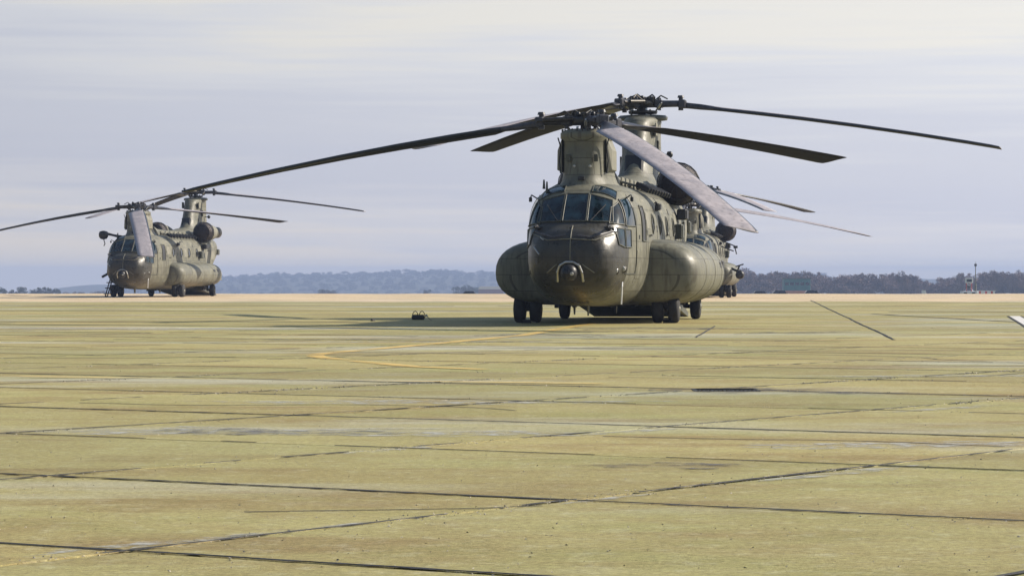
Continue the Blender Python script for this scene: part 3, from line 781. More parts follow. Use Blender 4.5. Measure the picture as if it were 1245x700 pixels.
        b = MB(); b.tube((s * 1.56 - .2, 2.0, .31), (s * 1.56 + .2, 2.0, .31), .05); b.tube((s * 1.56, 2.0, .31), (s * 1.56, 2.05, .95), .075, .085); b.tube((s * 1.56, 2.0, .5), (s * 1.35, 2.6, .85), .035); b.box((s * 1.56, 1.96, .44), (.16, .14, .12), ch=.02); b.path([(s * 1.56, 1.93, .32), (s * 1.56, 1.84, .48), (s * 1.56, 1.94, .66)], .02)
        b.build('landing_leg', M['grime'], root)
        b = MB(); b.tube((s * 1.62 - .25, 8.86, .31), (s * 1.62 + .15, 8.86, .31), .05); b.tube((s * 1.38, 8.86, .31), (s * 1.3, 8.5, .8), .07, .08); b.tube((s * 1.38, 8.86, .31), (s * 1.3, 9.3, .9), .04); b.box((s * 1.30, 8.5, .42), (.2, .45, .14), ch=.03)
        b.build('landing_leg', M['grime'], root)
    # lowered loading ramp; a black plate paints the dark of its opening
    b = MB(); b.loft([[(-1.2, 8.5, .30), (1.2, 8.5, .30), (1.2, 8.5, .62), (-1.2, 8.5, .62)], [(-1.2, 11.5, .015), (1.2, 11.5, .015), (1.2, 11.5, .12), (-1.2, 11.5, .12)]], smooth=False)
    rp = b.build('loading_ramp', M['drab_dark'], root)
    for s in (-1, 1):
        b = MB(); b.tube((s * 1.13, 11.0, .15), (s * 1.10, 10.9, 1.45), .03); b.build('ramp_strut', M['steel'], rp)
    patch_b = MB(); patch_b.add([(-1.0, 8.7, .46), (1.0, 8.7, .46), (.9, 12.0, 1.62), (-.9, 12.0, 1.62), (-1.0, 8.7, .54), (1.0, 8.7, .54), (.9, 12.0, 1.72), (-.9, 12.0, 1.72)], [(0, 1, 2, 3), (4, 5, 6, 7), (0, 1, 5, 4), (1, 2, 6, 5), (2, 3, 7, 6), (3, 0, 4, 7)])
    patch_b.build('cargo_opening_shade', M['black'], root)  # black plate on closed hull, interior shade put into its colour
    b = MB(); b.box((0, 3, .40), (.5, .5, .14), ch=.03); b.build('cargo_hook', M['grime'], root)
    b = MB(); b.box((.35, 5.5, .41), (.4, .7, .12), ch=.03); b.build('cargo_hook', M['grime'], root)
    return root

def add_pods(root, cx, wx, cz, hz_, y1):
    """side fuel pods: centre and half width across, centre and half height, rear end"""
    for s in (-1, 1):
        rings = []
        for y, k in ((1.50, .10), (1.505, .45), (1.53, .66), (1.60, .80), (1.8, .91), (2.2, .97), (3.0, 1.0), (6.0, 1.0), (y1 - 2.1, 1.0), (y1 - 1.3, .95), (y1 - .6, .80), (y1 - .2, .60), (y1 - .02, .30), (y1, .05)):
            r = []
            for q in range(36):
                c, sn = sup(2 * PI * q / 36, 2.35)
                r.append((s * (cx + wx * c * (0.25 + .75 * k if k < 1 else 1) * min(1, k * 1.15)), y, cz + hz_ * sn * (k ** .9) - (0 if k == 1 else (1 - k) * .12)))
            rings.append(r)
        b = MB(); b.loft(rings); pod = b.build('fuel_pod', M['drab'], root)
        xo = cx + wx
        b = MB(); b.box((s * (xo - .06), y1 - 2.9, cz + .14), (.10, .42, .24), ch=.03); b.build('pod_vent', M['black'], pod)
        b = MB(); b.box((s * (xo - .06), y1 - 2.1, cz + .18), (.10, .46, .22), ch=.03); b.build('pod_vent', M['black'], pod)
        for y in (3.4, 5.9, 7.8):
            b = MB(); b.path([(s * (cx + (wx + .002) * sup(t, 2.35)[0]), y, cz + (hz_ + .002) * sup(t, 2.35)[1]) for t in [-PI / 2 + .2 + (PI - .4) * q / 16 for q in range(17)]], .007, 5)
            b.build('pod_seam', M['drab2'], pod)
        b = MB(); b.box((s * (xo - .45), y1 - .6, cz - .26), (.35, .9, .06), ch=.015); b.build('pod_step', M['drab2'], pod)

ZF, ZA = 4.42, 5.44
HUBS = ((0, 0, ZF, 9.0), (0, 11.9, ZA, 4.0))
def rotor_hub(root, fy, z, seed, azs):
    """hub body with its swashplate, arms and dampers; azs are local azimuths of the three blades"""
    b = MB(); o = Vector((0, fy, z))
    b.tube(o + Vector((0, 0, -.34)), o + Vector((0, 0, .02)), .13, .11, 16)
    b.lathe(o, (0, 0, 1), [(-.09, .12), (-.08, .30), (.02, .33), (.08, .30), (.10, .16), (.17, .14), (.19, .05)], 20)
    b.lathe(o + Vector((0, 0, -.22)), (0, 0, 1), [(-.03, .15), (-.03, .36), (.03, .38), (.05, .34), (.05, .15)], 24)
    hb = b.build('rotor_hub', M['grime'], root)
    rr = random.Random(seed)
    for a in azs:
        d = Vector((math.cos(a), math.sin(a), 0)); n = Vector((-d.y, d.x, 0)); up = Vector((0, 0, 1))
        rot = Matrix((d, n, up)).transposed()
        b = MB()
        b.tube(o + d * .2, o + d * .95, .095, .085, 12)
        b.box(o + d * .42, (.22, .26, .20), rot, ch=.03); b.box(o + d * 1.02 - up * .01, (.20, .24, .22), rot, ch=.03)
        for q in (-1, 1):
            b.tube(o + d * .42 + n * q * .09 - up * .16, o + d * .42 + n * q * .09 + up * .16, .035, n=8)
            b.box(o + d * .68 + n * q * .12, (.40, .05, .09), rot, ch=.01)
        b.tube(o + d * .98 - up * .17, o + d * .98 + up * .17, .065, .055, 10)
        b.tube(o + d * .98 + up * .15, o + d * .98 + up * .21, .09, .07, 10)
        b.build('blade_grip', M['blade_root'], hb)
        b = MB(); b.tube(o + d * .25 + n * .20 + up * .05, o + d * .92 + n * .24 + up * .02, .055, .05, 10); b.tube(o + d * .80 + n * .24, o + d * 1.05 + n * .18, .03, n=8)
        b.path([o + d * .28 + n * .16 + up * .10, o + d * .45 + n * .10 + up * .22, o + d * .62 + n * .14 + up * .13], .018, 6)
        b.build('lag_damper', M['grime'], hb)
        b = MB(); b.tube(o + d * .33 - n * .12 - up * .22, o + d * .52 - n * .20 + up * .02, .022, n=8); b.tube(o + d * .42 - n * .16 - up * .10, o + d * .48 - n * .18 - up * .02, .035, n=8); b.build('pitch_link', M['steel'], hb)
        b = MB(); b.lathe(o + d * (.14 + .06 * rr.random()) + up * .10 + n * .10, (0, 0, 1), [(0, .05), (.06, .055), (.1, .04), (.11, .01)], 10)
        b.build('oil_reservoir', M['black'], hb); b = MB()
        b.lathe(o + d * .16 + up * .10 - n * .12, (0, 0, 1), [(0, .04), (.07, .045), (.09, .01)], 10); b.build('oil_reservoir', M['black'], hb)
    for k in range(3):
        a = azs[0] + 1 + k * 2.094
        b = MB(); b.tube(o + Vector((.34 * math.cos(a), .34 * math.sin(a), -.44)), o + Vector((.27 * math.cos(a), .27 * math.sin(a), -.12)), .028, n=8); b.build('swashplate_link', M['steel'], hb)
        a += .7
        b = MB(); b.path([o + Vector((.30 * math.cos(a), .30 * math.sin(a), .02)), o + Vector((.36 * math.cos(a), .36 * math.sin(a), .16)), o + Vector((.24 * math.cos(a + .5), .24 * math.sin(a + .5), .24)), o + Vector((.10 * math.cos(a), .10 * math.sin(a), .14))], .020, 6); b.build('hub_hose', M['black'], hb)
        b = MB(); b.box(o + Vector((.27 * math.cos(a), .27 * math.sin(a), .10)), (.16, .12, .17), Matrix.Rotation(a, 3, 'Z'), ch=.02); b.build('hub_fitting', M['grime'], hb)
    return hb
def blade(hb, fy, z, a, tilt, drop, pitch=0, R_=9.14):
    o = Vector((0, fy, z)); d = Vector((math.cos(a), math.sin(a), 0)); n = Vector((-d.y, d.x, 0))
    n3 = Vector((n.x, n.y, math.tan(R(tilt)) * n.y)).normalized()
    lead = 1 if (fy < 5) else -1            # the two rotors turn opposite ways
    rings, edge = [], []
    for r, ch, th in ((1.0, .16, .15), (1.25, .17, .14), (1.5, .30, .14), (1.85, .62, .125), (2.1, .80, .11), (3, .81, .115), (4.2, .81, .115), (5.5, .81, .11), (7, .81, .105), (8.3, .81, .10), (8.9, .81, .09), (9.10, .79, .07), (9.14, .74, .03)):
        t = (r - .6) / (R_ - .6); zz = -drop * (.72 * max(t, 0) + .28 * max(t, 0) ** 2)
        c = o + d * math.sqrt(max(0, r * r - zz * zz)) + Vector((0, 0, zz))
        tw = R(2 - 11 * (r / R_) + pitch * min(1, max(0, (r - 1) / 1.2)))
        nv = (n3 * math.cos(tw) + Vector((0, 0, 1)) * math.sin(tw)) * lead
        up = d.cross(nv) * 1.0
        if up.z < 0: up = -up
        prof = [(.30, 0), (.27, .30), (.20, .46), (.05, .50), (-.15, .40), (-.42, .20), (-.70, .03), (-.70, -.03), (-.42, -.16), (-.15, -.34), (.05, -.42), (.20, -.38), (.27, -.24)]
        if r < 1.6: prof = [(x * 1.0, y * 1.15) for x, y in prof]
        ring = [c + nv * (x * ch) + up * (y * th) for x, y in prof]
        rings.append(ring)
    b = MB(); b.loft(rings)
    # nose cap of the aerofoil is the dark metal strip
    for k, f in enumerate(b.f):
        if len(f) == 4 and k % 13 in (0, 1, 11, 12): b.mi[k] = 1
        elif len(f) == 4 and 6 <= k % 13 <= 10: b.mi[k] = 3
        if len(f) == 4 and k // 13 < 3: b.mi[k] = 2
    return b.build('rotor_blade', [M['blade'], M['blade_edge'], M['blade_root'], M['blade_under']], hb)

heli = make_helicopter()
SPECS = [   # forward hub position on the ground, yaw, blades as (world azimuth, tip drop, pitch) for each rotor, label
    ((1.61, 68.2), 8.4, ((170.5, 1.49, 16), (-70.6, 2.50, -6), (48.8, .62, -4)), ((-12, 1.20, 3), (-127.6, 1.41, 15), (116.4, .88, 10)),
     'nearest twin-rotor drab green helicopter facing the camera, its blades drooping over the apron'),
    ((-18.34, 153.0), 8.1, ((165, 1.5, 13), (-79.4, 2.49, 0), (43.5, .64, 0)), ((-9, 1.03, 4), (-120.8, 1.49, 16), (116, .9, 0)),
     'distant twin-rotor drab helicopter at the left seen with its sunlit side and round engine intakes'),
    ((8.45, 148.4), 7.1, ((13.8, 1.46, 5), (-106, 2.4, 0), (133, .9, 0)), ((47.7, 1.0, 8), (-74.5, 1.23, 0), (165, 1.1, 0)),
     'distant drab helicopter mostly hidden behind the nearest one, blades showing at its right')]
roots = []
for k in range(3):
    o = heli if k == 0 else copy_tree(heli)
    roots.append(o)
for o, (loc, yaw, bf, ba, label) in zip(roots, SPECS):
    o.location = (loc[0], loc[1], 0); o.rotation_euler = (0, 0, R(-yaw))
    if o is heli: add_pods(o, 1.12, 1.23, 1.14, .75, 10.5)
    else: add_pods(o, 1.10, .84, 1.12, .60, 11.0)
    tag(o, label, 'helicopter', 'twin-rotor helicopters parked on the apron')
    for (x, y, z, tilt), blades in zip(HUBS, (bf, ba)):
        azs = [R(a + yaw) for a, _, _ in blades]
        hb = rotor_hub(o, y, z, 3, azs)
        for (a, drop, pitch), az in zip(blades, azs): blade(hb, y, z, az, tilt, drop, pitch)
H0, H1, H2 = roots
# rescue hoist and crew steps shown on the left helicopter's starboard side
b = MB(); b.tube((-.75, -.6, 2.95), (-1.35, -1.1, 3.14), .06); b.tube((-.8, .1, 2.98), (-1.32, -1.0, 3.08), .05); b.lathe((-1.38, -1.15, 3.24), (0, 0, -1), [(0, .05), (.04, .19), (.14, .235), (.28, .23), (.38, .17), (.42, .05)], 18); b.path([(-1.38, -1.15, 2.86), (-1.32, -1.1, 2.6), (-1.38, -1.1, 2.5)], .025)
b.build('rescue_hoist', M['black'], H1)
b = MB()
for k in range(3): b.box((-1.30 - .07 * k, -.3, .72 - .27 * k), (.22, .5, .05), ch=.01)
b.tube((-1.22, -.5, .9), (-1.48, -.5, .05), .03); b.tube((-1.22, -.1, .9), (-1.48, -.1, .05), .03); b.tube((-1.46, -.5, .05), (-1.46, -.1, .05), .03)
b.build('crew_steps', M['black'], H1)
b = MB(); b.box((-1.30, -.1, 1.25), (.34, .34, .30), ch=.05); b.tube((-1.35, -.15, 1.2), (-1.62, -.5, 1.0), .06); b.tube((-1.3, -.1, 1.1), (-1.25, -.1, .7), .06); b.build('door_gun', M['black'], H1)
# side-mounted gear on the third helicopter's port side
b = MB(); b.tube((1.85, 2.2, 1.4), (2.2, 2.0, 1.25), .06); b.lathe((2.26, 1.7, 1.1), (0, 1, 0), [(0, .10), (.05, .20), (.4, .22), (.5, .15)], 16); b.box((2.25, 2.0, 1.55), (.4, .2, .06), Matrix.Rotation(-.3, 3, 'Y')); b.tube((2.15, 2.0, 1.3), (2.25, 2.0, 1.55), .04); b.build('searchlight', M['black'], H2)
b = MB(); b.path([(1.2, 4, 2.8), (1.9, 4, 2.5), (2.0, 4, 2.1)], .03); b.path([(1.2, 4.2, 2.5), (1.85, 4.2, 2.25)], .03); b.box((1.95, 4, 2.45), (.2, .2, .12)); b.build('antenna_rod', M['black'], H2)

# ------------------------------------------------------------------ small things on the apron
def kit_bag(x, y):
    o = empty('kit_bag', (x, y, 0))
    tag(o, 'small black bag with two loop handles lying on the concrete left of the nearest helicopter', 'bag')
    b = MB(); b.box((0, 0, .06), (.32, .16, .11), ch=.03); b.box((.0, .0, .115), (.26, .05, .02)); b.build('bag_body', M['black'], o)
    for s, yy in ((-.07, -.05), (.09, .03)):
        b = MB(); b.path([(s - .07 + .0, yy, .10), (s - .05, yy, .17), (s, yy, .215), (s + .05, yy, .17), (s + .07, yy, .10)], .010, 6); b.build('handle', M['black'], o)
    b = MB(); b.path([(.16, 0, .10), (.20, 0, .13), (.24, -.02, .05), (.28, 0, .015), (.33, .03, .012), (.27, .05, .012)], .012, 6); b.box((.185, 0, .09), (.04, .05, .05)); b.build('strap', M['rope'], o)
kit_bag(-2.25, 75.0)
def chock(x, y, rz, label):
    o = empty('wheel_chock', (x, y, 0.002), rz); tag(o, label, 'chock', 'wheel chocks'); o.scale = ((.45 if y > 72 else .7),) * 3
    b = MB(); b.loft([[(-.15, -.08, 0), (.15, -.08, 0), (.15, .08, 0), (-.15, .08, 0)], [(-.15, -.02, .11), (.15, -.02, .11), (.15, .02, .11), (-.15, .02, .11)]], smooth=False); b.build('chock_body', M['rubber'], o)
    b = MB(); b.path([(.15, 0, .06), (.22, .03, .02), (.30, .0, .015)], .009, 5); b.build('rope', M['rope'], o)
chock(-3.25, 73.0, 1.2, 'small dark chock lying alone on the concrete left of the black bag')
chock(3.48, 69.88, 0.02, 'black wedge in front of the nearest helicopter\'s right-hand front wheels')
chock(.32, 69.88, -.05, 'black wedge in front of the nearest helicopter\'s left-hand front wheels')
# drain grating let into the slab
g = empty('drain_grate', (1.98, 28.95, -.006), R(0)); g.scale = (.70, .50, .8); tag(g, 'rectangular metal drain grating set in the concrete right of centre', 'grating')
g.scale.z = .5
b = MB(); b.box((0, .52, .012), (.86, .05, .02)); b.box((0, -.52, .012), (.86, .05, .02)); b.box((.41, 0, .012), (.05, .99, .02)); b.box((-.41, 0, .012), (.05, .99, .02)); b.build('frame', M['grime'], g)
b = MB(); b.box((0, 0, .004), (.78, .98, .006)); b.build('pit', M['grime'], g)
for k in range(14):
    b = MB(); b.box((-.36 + .055 * k, 0, .017), (.022, .98, .018)); b.build('bar', M['steel'], g)
for k in range(5):
    b = MB(); b.box((0, -.4 + .2 * k, .029), (.77, .03, .006)); b.build('cross_bar', M['sealant'], g)

# ------------------------------------------------------------------ distant airfield things
def P(px, d): return (px - 622.5) / 3800 * d
def board(px, d, label):
    x = P(px, d); z = gz(x, d)
    o = empty('marker_board', (x, d, z)); tag(o, label, 'marker board', 'red and white marker boards by the mast')
    for k in range(3):
        b = MB(); b.box((-.55 + .37 * k, 0, .95), (.366, .08, .75)); b.build('panel', M['red'] if k % 2 else M['white'], o)
    b = MB(); b.box((0, .03, 1.38), (1.15, .1, .09)); b.build('frame', M['white'], o)
    for s in (-1, 1):
        b = MB(); b.tube((s * .45, .05, 0), (s * .45, .05, .6), .05); b.build('leg', M['white'], o)
D = 560
board(1192.5, D, 'red and white board just right of the thin mast'); board(1200, D + 2, 'red and white board between two others right of the mast'); board(1207, D + 1, 'red and white board farthest right of the mast')
x = P(1178, D); o = empty('radio_hut', (x, D, gz(x, D))); tag(o, 'white instrument hut with a box on top at the far right edge of the airfield', 'hut')
b = MB(); b.box((0, 0, .75), (3.0, 1.6, 1.1), ch=.08); b.build('cabin', M['white'], o)
b = MB(); b.box((.0, 0, 3.2), (1.35, .8, .9), ch=.05); b.build('upper_box', M['white'], o)
b = MB(); b.box((0, -.405, 3.2), (.95, .03, .5)); b.build('upper_window', M['dark_glass'], o)
for k, sx in enumerate((-1, 1)):
    b = MB(); b.tube((sx * .45, 0, 1.3), (sx * .45, 0, 2.8), .09); b.build('post', M['red'], o)
    b = MB(); b.tube((sx * .75, 0, 1.3), (-sx * .45, 0, 2.75), .07); b.build('brace', M['white'], o)
    b = MB(); b.box((sx * .75, -.82, .85), (.6, .03, .5)); b.build('window', M['dark_glass'], o)
b = MB(); b.box((0, -.03, 2.0), (.55, .4, .6), ch=.04); b.build('control_box', M['drab_dark'], o)
x = P(1190, D); o = empty('radio_mast', (x, D + 4, gz(x, D))); tag(o, 'tall thin pale mast rising above the distant trees', 'mast')
b = MB(); b.tube((0, 0, 0), (0, 0, 2.6), .24, .20); b.tube((0, 0, 2.6), (0, 0, 5.8), .10, .07); b.build('pole', M['drab2'], o)
b = MB(); b.box((0, 0, 6.0), (.45, .3, .45), ch=.05); b.tube((0, 0, 6.2), (0, 0, 6.6), .03); b.build('mast_head', M['grime'], o)
x = P(1123, D); o = empty('airfield_sign', (x, D, gz(x, D))); tag(o, 'small white A-frame sign standing alone at the apron edge right of centre', 'sign')
b = MB(); b.box((0, 0, 1.15), (.75, .06, .65)); b.build('board', M['white'], o)
b = MB(); b.tube((-.3, 0, 0), (-.3, 0, .85), .05); b.tube((.3, 0, 0), (.5, .2, .85), .05); b.tube((.3, 0, 1.2), (.75, .3, .3), .05); b.build('legs', M['white'], o)
x = P(968, 880); o = empty('equipment_building', (x, 880, gz(x, 880))); tag(o, 'teal clad airfield building with orange base in front of the distant trees', 'building')
b = MB(); b.box((0, 0, 3.6), (7.4, 6, 4.2), ch=.05); b.build('wall', M['teal'], o)
b = MB(); b.box((-.3, -.1, 1.2), (9.2, 6.4, 2.4)); b.build('base', M['orange'], o)
b = MB(); b.box((0, 0, 5.85), (8.2, 6.6, .3)); b.build('roof', M['drab_dark'], o)
for k in range(5):
    b = MB(); b.box((-2.9 + 1.45 * k, -3.03, 4.3), (1.1, .06, .8)); b.build('window', M['dark_glass'], o)
def car(px, d, label, s=1, m='black'):
    x = P(px, d); o = empty('parked_vehicle', (x, d, gz(x, d))); tag(o, label, 'vehicle', 'vehicles parked beyond the apron')
    b = MB(); b.box((0, 0, .75 * s), (4.3 * s, 1.8 * s, .75 * s), ch=.15); b.build('body', M[m], o)
    b = MB(); b.loft([[(-1.5 * s, -.8 * s, 1.1 * s), (1.6 * s, -.8 * s, 1.1 * s), (1.6 * s, .8 * s, 1.1 * s), (-1.5 * s, .8 * s, 1.1 * s)], [(-.9 * s, -.65 * s, 1.75 * s), (1.2 * s, -.65 * s, 1.75 * s), (1.2 * s, .65 * s, 1.75 * s), (-.9 * s, .65 * s, 1.75 * s)]], smooth=False); b.build('cabin', M['dark_glass'], o)
    for sx in (-1, 1):
        for sy in (-1, 1):
            b = MB(); b.tube((sx * 1.35 * s, sy * .75 * s, .33 * s), (sx * 1.35 * s, sy * .95 * s, .33 * s), .33 * s, n=12); b.build('wheel', M['rubber'], o)
# all stand on the falling ground, so only their upper halves clear the crest
car(923, 470, 'small dark vehicle just right of the hidden helicopter at the apron edge', .62)
car(947, 500, 'small dark vehicle left of the teal building', .72); car(986, 500, 'small dark vehicle right of the teal building', .72)
car(570, 480, 'small dark vehicle on the apron edge left of the nearest helicopter', .62)
x = P(597, 1500); o = empty('farm_building', (x, 1500, gz(x, 1500))); tag(o, 'low brown building with pale roof at the foot of the hill beside the nearest helicopter', 'building')
b = MB(); b.box((0, 0, 2.5), (12, 9, 5.0)); b.build('wall', M['brick'], o)
b = MB(); b.loft([[(-6.3, -4.8, 5.0), (6.3, -4.8, 5.0), (6.3, 4.8, 5.0), (-6.3, 4.8, 5.0)], [(-5.5, -.3, 6.3), (5.5, -.3, 6.3), (5.5, .3, 6.3), (-5.5, .3, 6.3)]], smooth=False); b.build('roof', M['drab2'], o)

# ------------------------------------------------------------------ far trees
rng = np.random.default_rng(3)
def tree_arrays(seed, h=13, wd=10, nleaf=1600, size=.42, trunk=True):
    """bare-twig crown: small slivers spread through clumps, with trunk and limbs"""
    g = np.random.default_rng(seed); V_, F_ = [], []
    def tri(a, b_, c): o = len(V_); V_.extend([a, b_, c]); F_.append((o, o + 1, o + 2))
    clumps = []
    for k in range(11):
        t = g.uniform(0, 2 * PI); r = wd * .36 * math.sqrt(g.random()); z = h * (.34 + .52 * g.random() * (1 - .35 * (r / (wd * .4)) ** 2))
        clumps.append((r * math.cos(t), r * math.sin(t), z, wd * g.uniform(.12, .22)))
    for k in range(nleaf):
        c = clumps[g.integers(len(clumps))]; v = g.normal(size=3); v /= np.linalg.norm(v); q = g.random() ** .45
        p = np.array(c[:3]) + v * c[3] * q * np.array([1, 1, .85]); a = g.normal(size=3) * size; d = v * size * 1.5
        tri(tuple(p - a * .5), tuple(p + a * .5), tuple(p + d + np.array([0, 0, .2])))
    T_, TF = [], []
    def limb(a, b_, r0, r1):
        a, b_ = Vector(a), Vector(b_); d = (b_ - a).normalized(); u = d.orthogonal().normalized(); w_ = d.cross(u); o = len(T_)
        for p, r in ((a, r0), (b_, r1)):
            for i in range(5): T_.append(tuple(p + (u * math.cos(i * 1.2566) + w_ * math.sin(i * 1.2566)) * r))
        for i in range(5): TF.append((o + i, o + (i + 1) % 5, o + 5 + (i + 1) % 5, o + 5 + i))
    if trunk:
        limb((0, 0, 0), (0.1, 0, h * .4), .32, .2)
        for c in clumps[:8]: limb((0.1, 0, h * g.uniform(.22, .4)), c[:3], .14, .04)
    return np.array(V_), F_, T_, TF
VAR = [tree_arrays(s, h=13 + s % 3, wd=10 + s % 4) for s in range(6)]
def wood(name, spots, m, label, cat, kind='stuff'):
    vs, fs, n = [], [], 0
    for k, (x, y, z, s, sx) in enumerate(spots):
        V_, F_, T_, TF = VAR[k % 6]; a = rng.uniform(0, 6.28); ca, sa = math.cos(a), math.sin(a)
        q = V_.copy(); q = np.c_[(q[:, 0] * ca - q[:, 1] * sa) * s * sx + x, (q[:, 0] * sa + q[:, 1] * ca) * s * sx + y, q[:, 2] * s + z]
        vs.append(q); fs.append(np.array(F_) + n); n += len(q)
    vv = np.concatenate(vs); ff = np.concatenate(fs)
    me = bpy.data.meshes.new(name); me.vertices.add(len(vv)); me.vertices.foreach_set('co', vv.ravel())
    me.loops.add(ff.size); me.loops.foreach_set('vertex_index', ff.ravel().astype(np.int32)); me.polygons.add(len(ff))
    me.polygons.foreach_set('loop_start', np.arange(0, ff.size, 3, dtype=np.int32)); me.materials.append(m); me.update(calc_edges=True)
    return tag(link(name, me), label, cat, kind=kind)
# woodland beyond the right half of the airfield: top of the crowns follows the photo's line
def topline(px):   # height in metres above the eye line, at 1100 m
    pts = [(860, 2.2), (900, 2.2), (925, 1.2), (965, 1.6), (1000, .9), (1035, 1.0), (1065, .6), (1090, 1.1), (1115, .2), (1140, -1.0), (1160, .6), (1180, 1.0), (1220, 1.3), (1245, .9), (1300, 1.2), (1500, 1.5), (2200, 2)]
    return float(np.interp(px, [p[0] for p in pts], [p[1] for p in pts]))
spots = []
for row, d in enumerate((1040, 1062, 1085, 1112, 1140)):
    for px in np.arange(845, 1480, 15.5):
        p = px + rng.uniform(-7, 7); x = P(p, d); z = gz(x, d); hgt = 1.06 + topline(p) * 1.35 - z + rng.uniform(-1.4, .5) - row * .15
        spots.append((x, d + rng.uniform(-6, 6), z - .6, hgt / 12.6, 1.0))
wood('woodland', spots, M['twig'], 'bare winter woodland along the horizon behind the right half of the airfield', 'woodland')
# undergrowth closing the foot of the woodland
spots = [(P(p, 1030) + rng.uniform(-2, 2), 1030 + rng.uniform(-4, 4), gz(0, 1030) - 1, rng.uniform(.45, .6), 1.6) for p in np.arange(850, 1480, 12)]
wood('hedgerow', spots, M['twig'], 'low scrubby hedge running along the foot of the right-hand woodland', 'hedge')
# distant wooded hill, centre left
def hill_h(px):
    pts = [(150, -5), (225, -1.5), (262, .2), (300, 1.0), (330, 3), (360, 3.3), (400, 3.4), (440, 4.8), (480, 6.4), (530, 7.6), (560, 7.2), (590, 5.6), (640, 5.5), (760, 5), (900, 4), (1100, 2), (1400, 0)]
    return float(np.interp(px, [p[0] for p in pts], [p[1] for p in pts]))
def hz(px, d):
    # ridge at 3900 m; the slope faces the airfield
    top = 1.06 + hill_h(px) * 3900 / 3800 - 6.0; g0 = gz(0, 2900)
    t = max(0, min(1, (d - 2900) / 1000)); t = t * t * (3 - 2 * t); return g0 + (top - g0) * t
b = MB(); pxs = list(np.arange(120, 1500, 20)); ds = list(np.arange(2850, 3901, 75)) + [4100, 4500]
vs = [(P(p, 3900), d, hz(p, min(d, 3900)) - (d - 3900) * .03 * (d > 3900)) for d in ds for p in pxs]; n = len(pxs)
b.add(vs, [(j * n + i, j * n + i + 1, (j + 1) * n + i + 1, (j + 1) * n + i) for j in range(len(ds) - 1) for i in range(n - 1)], 0, True)
tag(b.build('hill', M['hill'], fix=False), kind='structure')
spots = []
for d, stp in ((3900, 8.5), (3850, 10), (3780, 12), (3680, 13), (3560, 14), (3420, 14), (3280, 14), (3120, 14)):
    for p in np.arange(225, 1000, stp):
        pp = p + rng.uniform(-4, 4); x = P(pp, 3900); sc_ = rng.uniform(.6, .95); spots.append((x, d + rng.uniform(-15, 15), hz(pp, d) - 4.5, sc_, 1.5))
wood('hill_woodland', spots, M['ever'], 'hazy blue wood covering the low hill behind the gap between the helicopters', 'woodland')

def single(px, d, h, wd, label, vi=0, mt='twig', name='bare_tree', group=None, lift=0):
    V_, F_, T_, TF = VAR[vi]; hh = 13 + vi % 3; ww = 10 + vi % 4
    x = P(px, d); o = empty(name, (x, d, gz(x, d) + lift - .2)); tag(o, label, 'tree', group)
    o.scale = (wd / ww, wd / ww, h / (hh * .92)); 
    if (name, vi, 'c') not in CACHE:
        me = bpy.data.meshes.new('crown'); me.from_pydata([tuple(v) for v in V_], [], F_); me.materials.append(M[mt]); CACHE[(name, vi, 'c')] = me
        mt2 = bpy.data.meshes.new('trunk'); mt2.from_pydata(T_, [], TF); mt2.materials.append(M['bark']); CACHE[(name, vi, 't')] = mt2
    link('crown', CACHE[(name, vi, 'c')], o); link('trunk', CACHE[(name, vi, 't')], o)
CACHE = {}
G = 'dark trees on the horizon at the far left'
for k, (px, h, wd, lab) in enumerate(((3, 4.8, 11, 'dark tree at the very left edge of the horizon'), (16, 4.2, 9, 'lower dark tree second from the left edge of the horizon'), (27, 5.3, 11, 'tallest dark tree of the left horizon clump'),
                                      (40, 4.3, 9, 'low dark tree in the dip of the left horizon clump'), (51, 5.1, 10, 'rounded dark tree in the right part of the left clump'), (61, 5.0, 9, 'dark tree next to the right end of the left clump'), (70, 4.4, 8, 'dark tree at the right end of the left clump'))):
    single(px, 1180, h, wd * .45, lab, k % 6, 'ever', 'dark_tree', G)
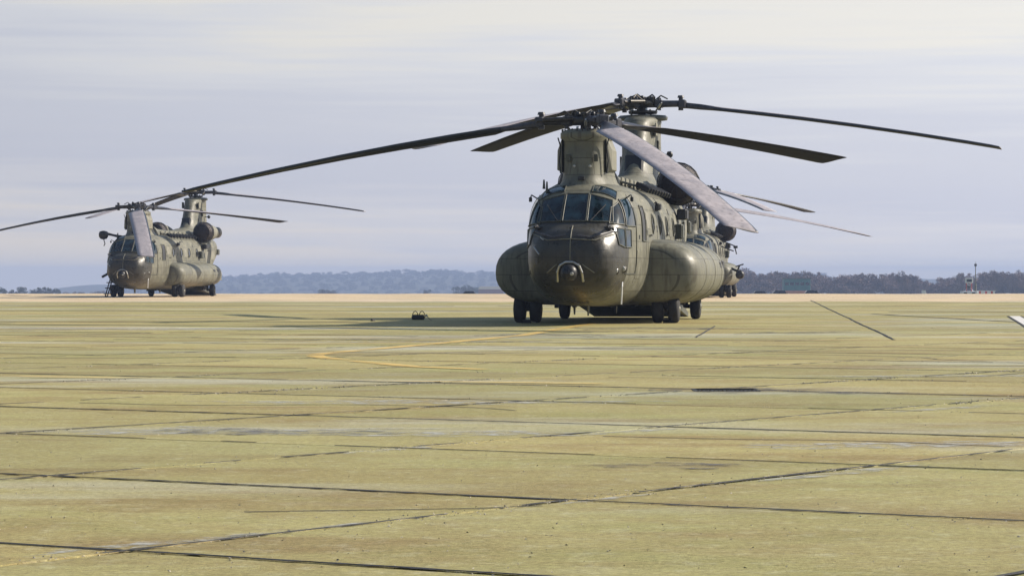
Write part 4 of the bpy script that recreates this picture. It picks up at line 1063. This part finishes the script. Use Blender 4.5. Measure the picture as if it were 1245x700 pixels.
G2 = 'small pale trees on the horizon left of the distant helicopter'
for k, (px, h, lab) in enumerate(((82, 3.9, 'tiny faint tree just right of the dark clump'), (92, 4.4, 'small faint tree midway between the dark clump and the left helicopter'), (99, 4.2, 'small faint tree beside the midway one'), (114, 4.3, 'small faint tree next to the left helicopter nose'), (123, 4.6, 'faint tree touching the left helicopter nose'))):
    single(px, 1500, h, 5, lab, k % 6, 'twig', 'bare_tree', G2)
G3 = 'dark trees at the foot of the hill'
for k, (px, h, wd, lab) in enumerate(((394, 5.8, 8, 'dark rounded tree at the hill foot, left one of a close pair'), (402, 5.3, 8, 'dark rounded tree at the hill foot, right one of a close pair'), (520, 5.6, 5, 'small dark tree at the hill foot midway along it'), (560, 7.4, 9, 'large dark tree at the hill foot left of the low brown building'), (571, 7.6, 9, 'large dark tree in the middle of three by the low brown building'), (582, 7.0, 9, 'large dark tree nearest the low brown building'))):
    single(px, 1600, h, wd, lab, (k + 2) % 6, 'ever', 'dark_tree', G3)
G4 = 'taller bare trees along the front of the woodland'
for k, (px, h, wd, lab) in enumerate(((1099, 9.2, 6, 'slim bare tree standing above the dip of the woodland'), (1170, 9.5, 6.5, 'bare tree just left of the white hut'), (1212, 10.2, 7, 'bare tree right of the thin mast'), (1234, 10.0, 8, 'broad bare tree near the right edge of the photo'))):
    single(px, 1020, h, wd, lab, k % 6, 'twig', 'bare_tree', G4)

# ------------------------------------------------------------------ haze
m = bpy.data.materials.new('haze_air'); m.use_nodes = True
n, l = m.node_tree.nodes, m.node_tree.links; n.clear()
om = n.new('ShaderNodeOutputMaterial'); pv = n.new('ShaderNodeVolumePrincipled')
pv.inputs['Color'].default_value = (0.50, 0.63, 0.94, 1)
pv.inputs['Density'].default_value = 0.00031
pv.inputs['Anisotropy'].default_value = 0.0
l.new(pv.outputs[0], om.inputs['Volume'])
b = MB(); b.box((0, 2050, -25), (12600, 5300, 76))
hzb = b.build('haze', m); tag(hzb, 'thin blue winter haze over the airfield', 'haze', kind='stuff')
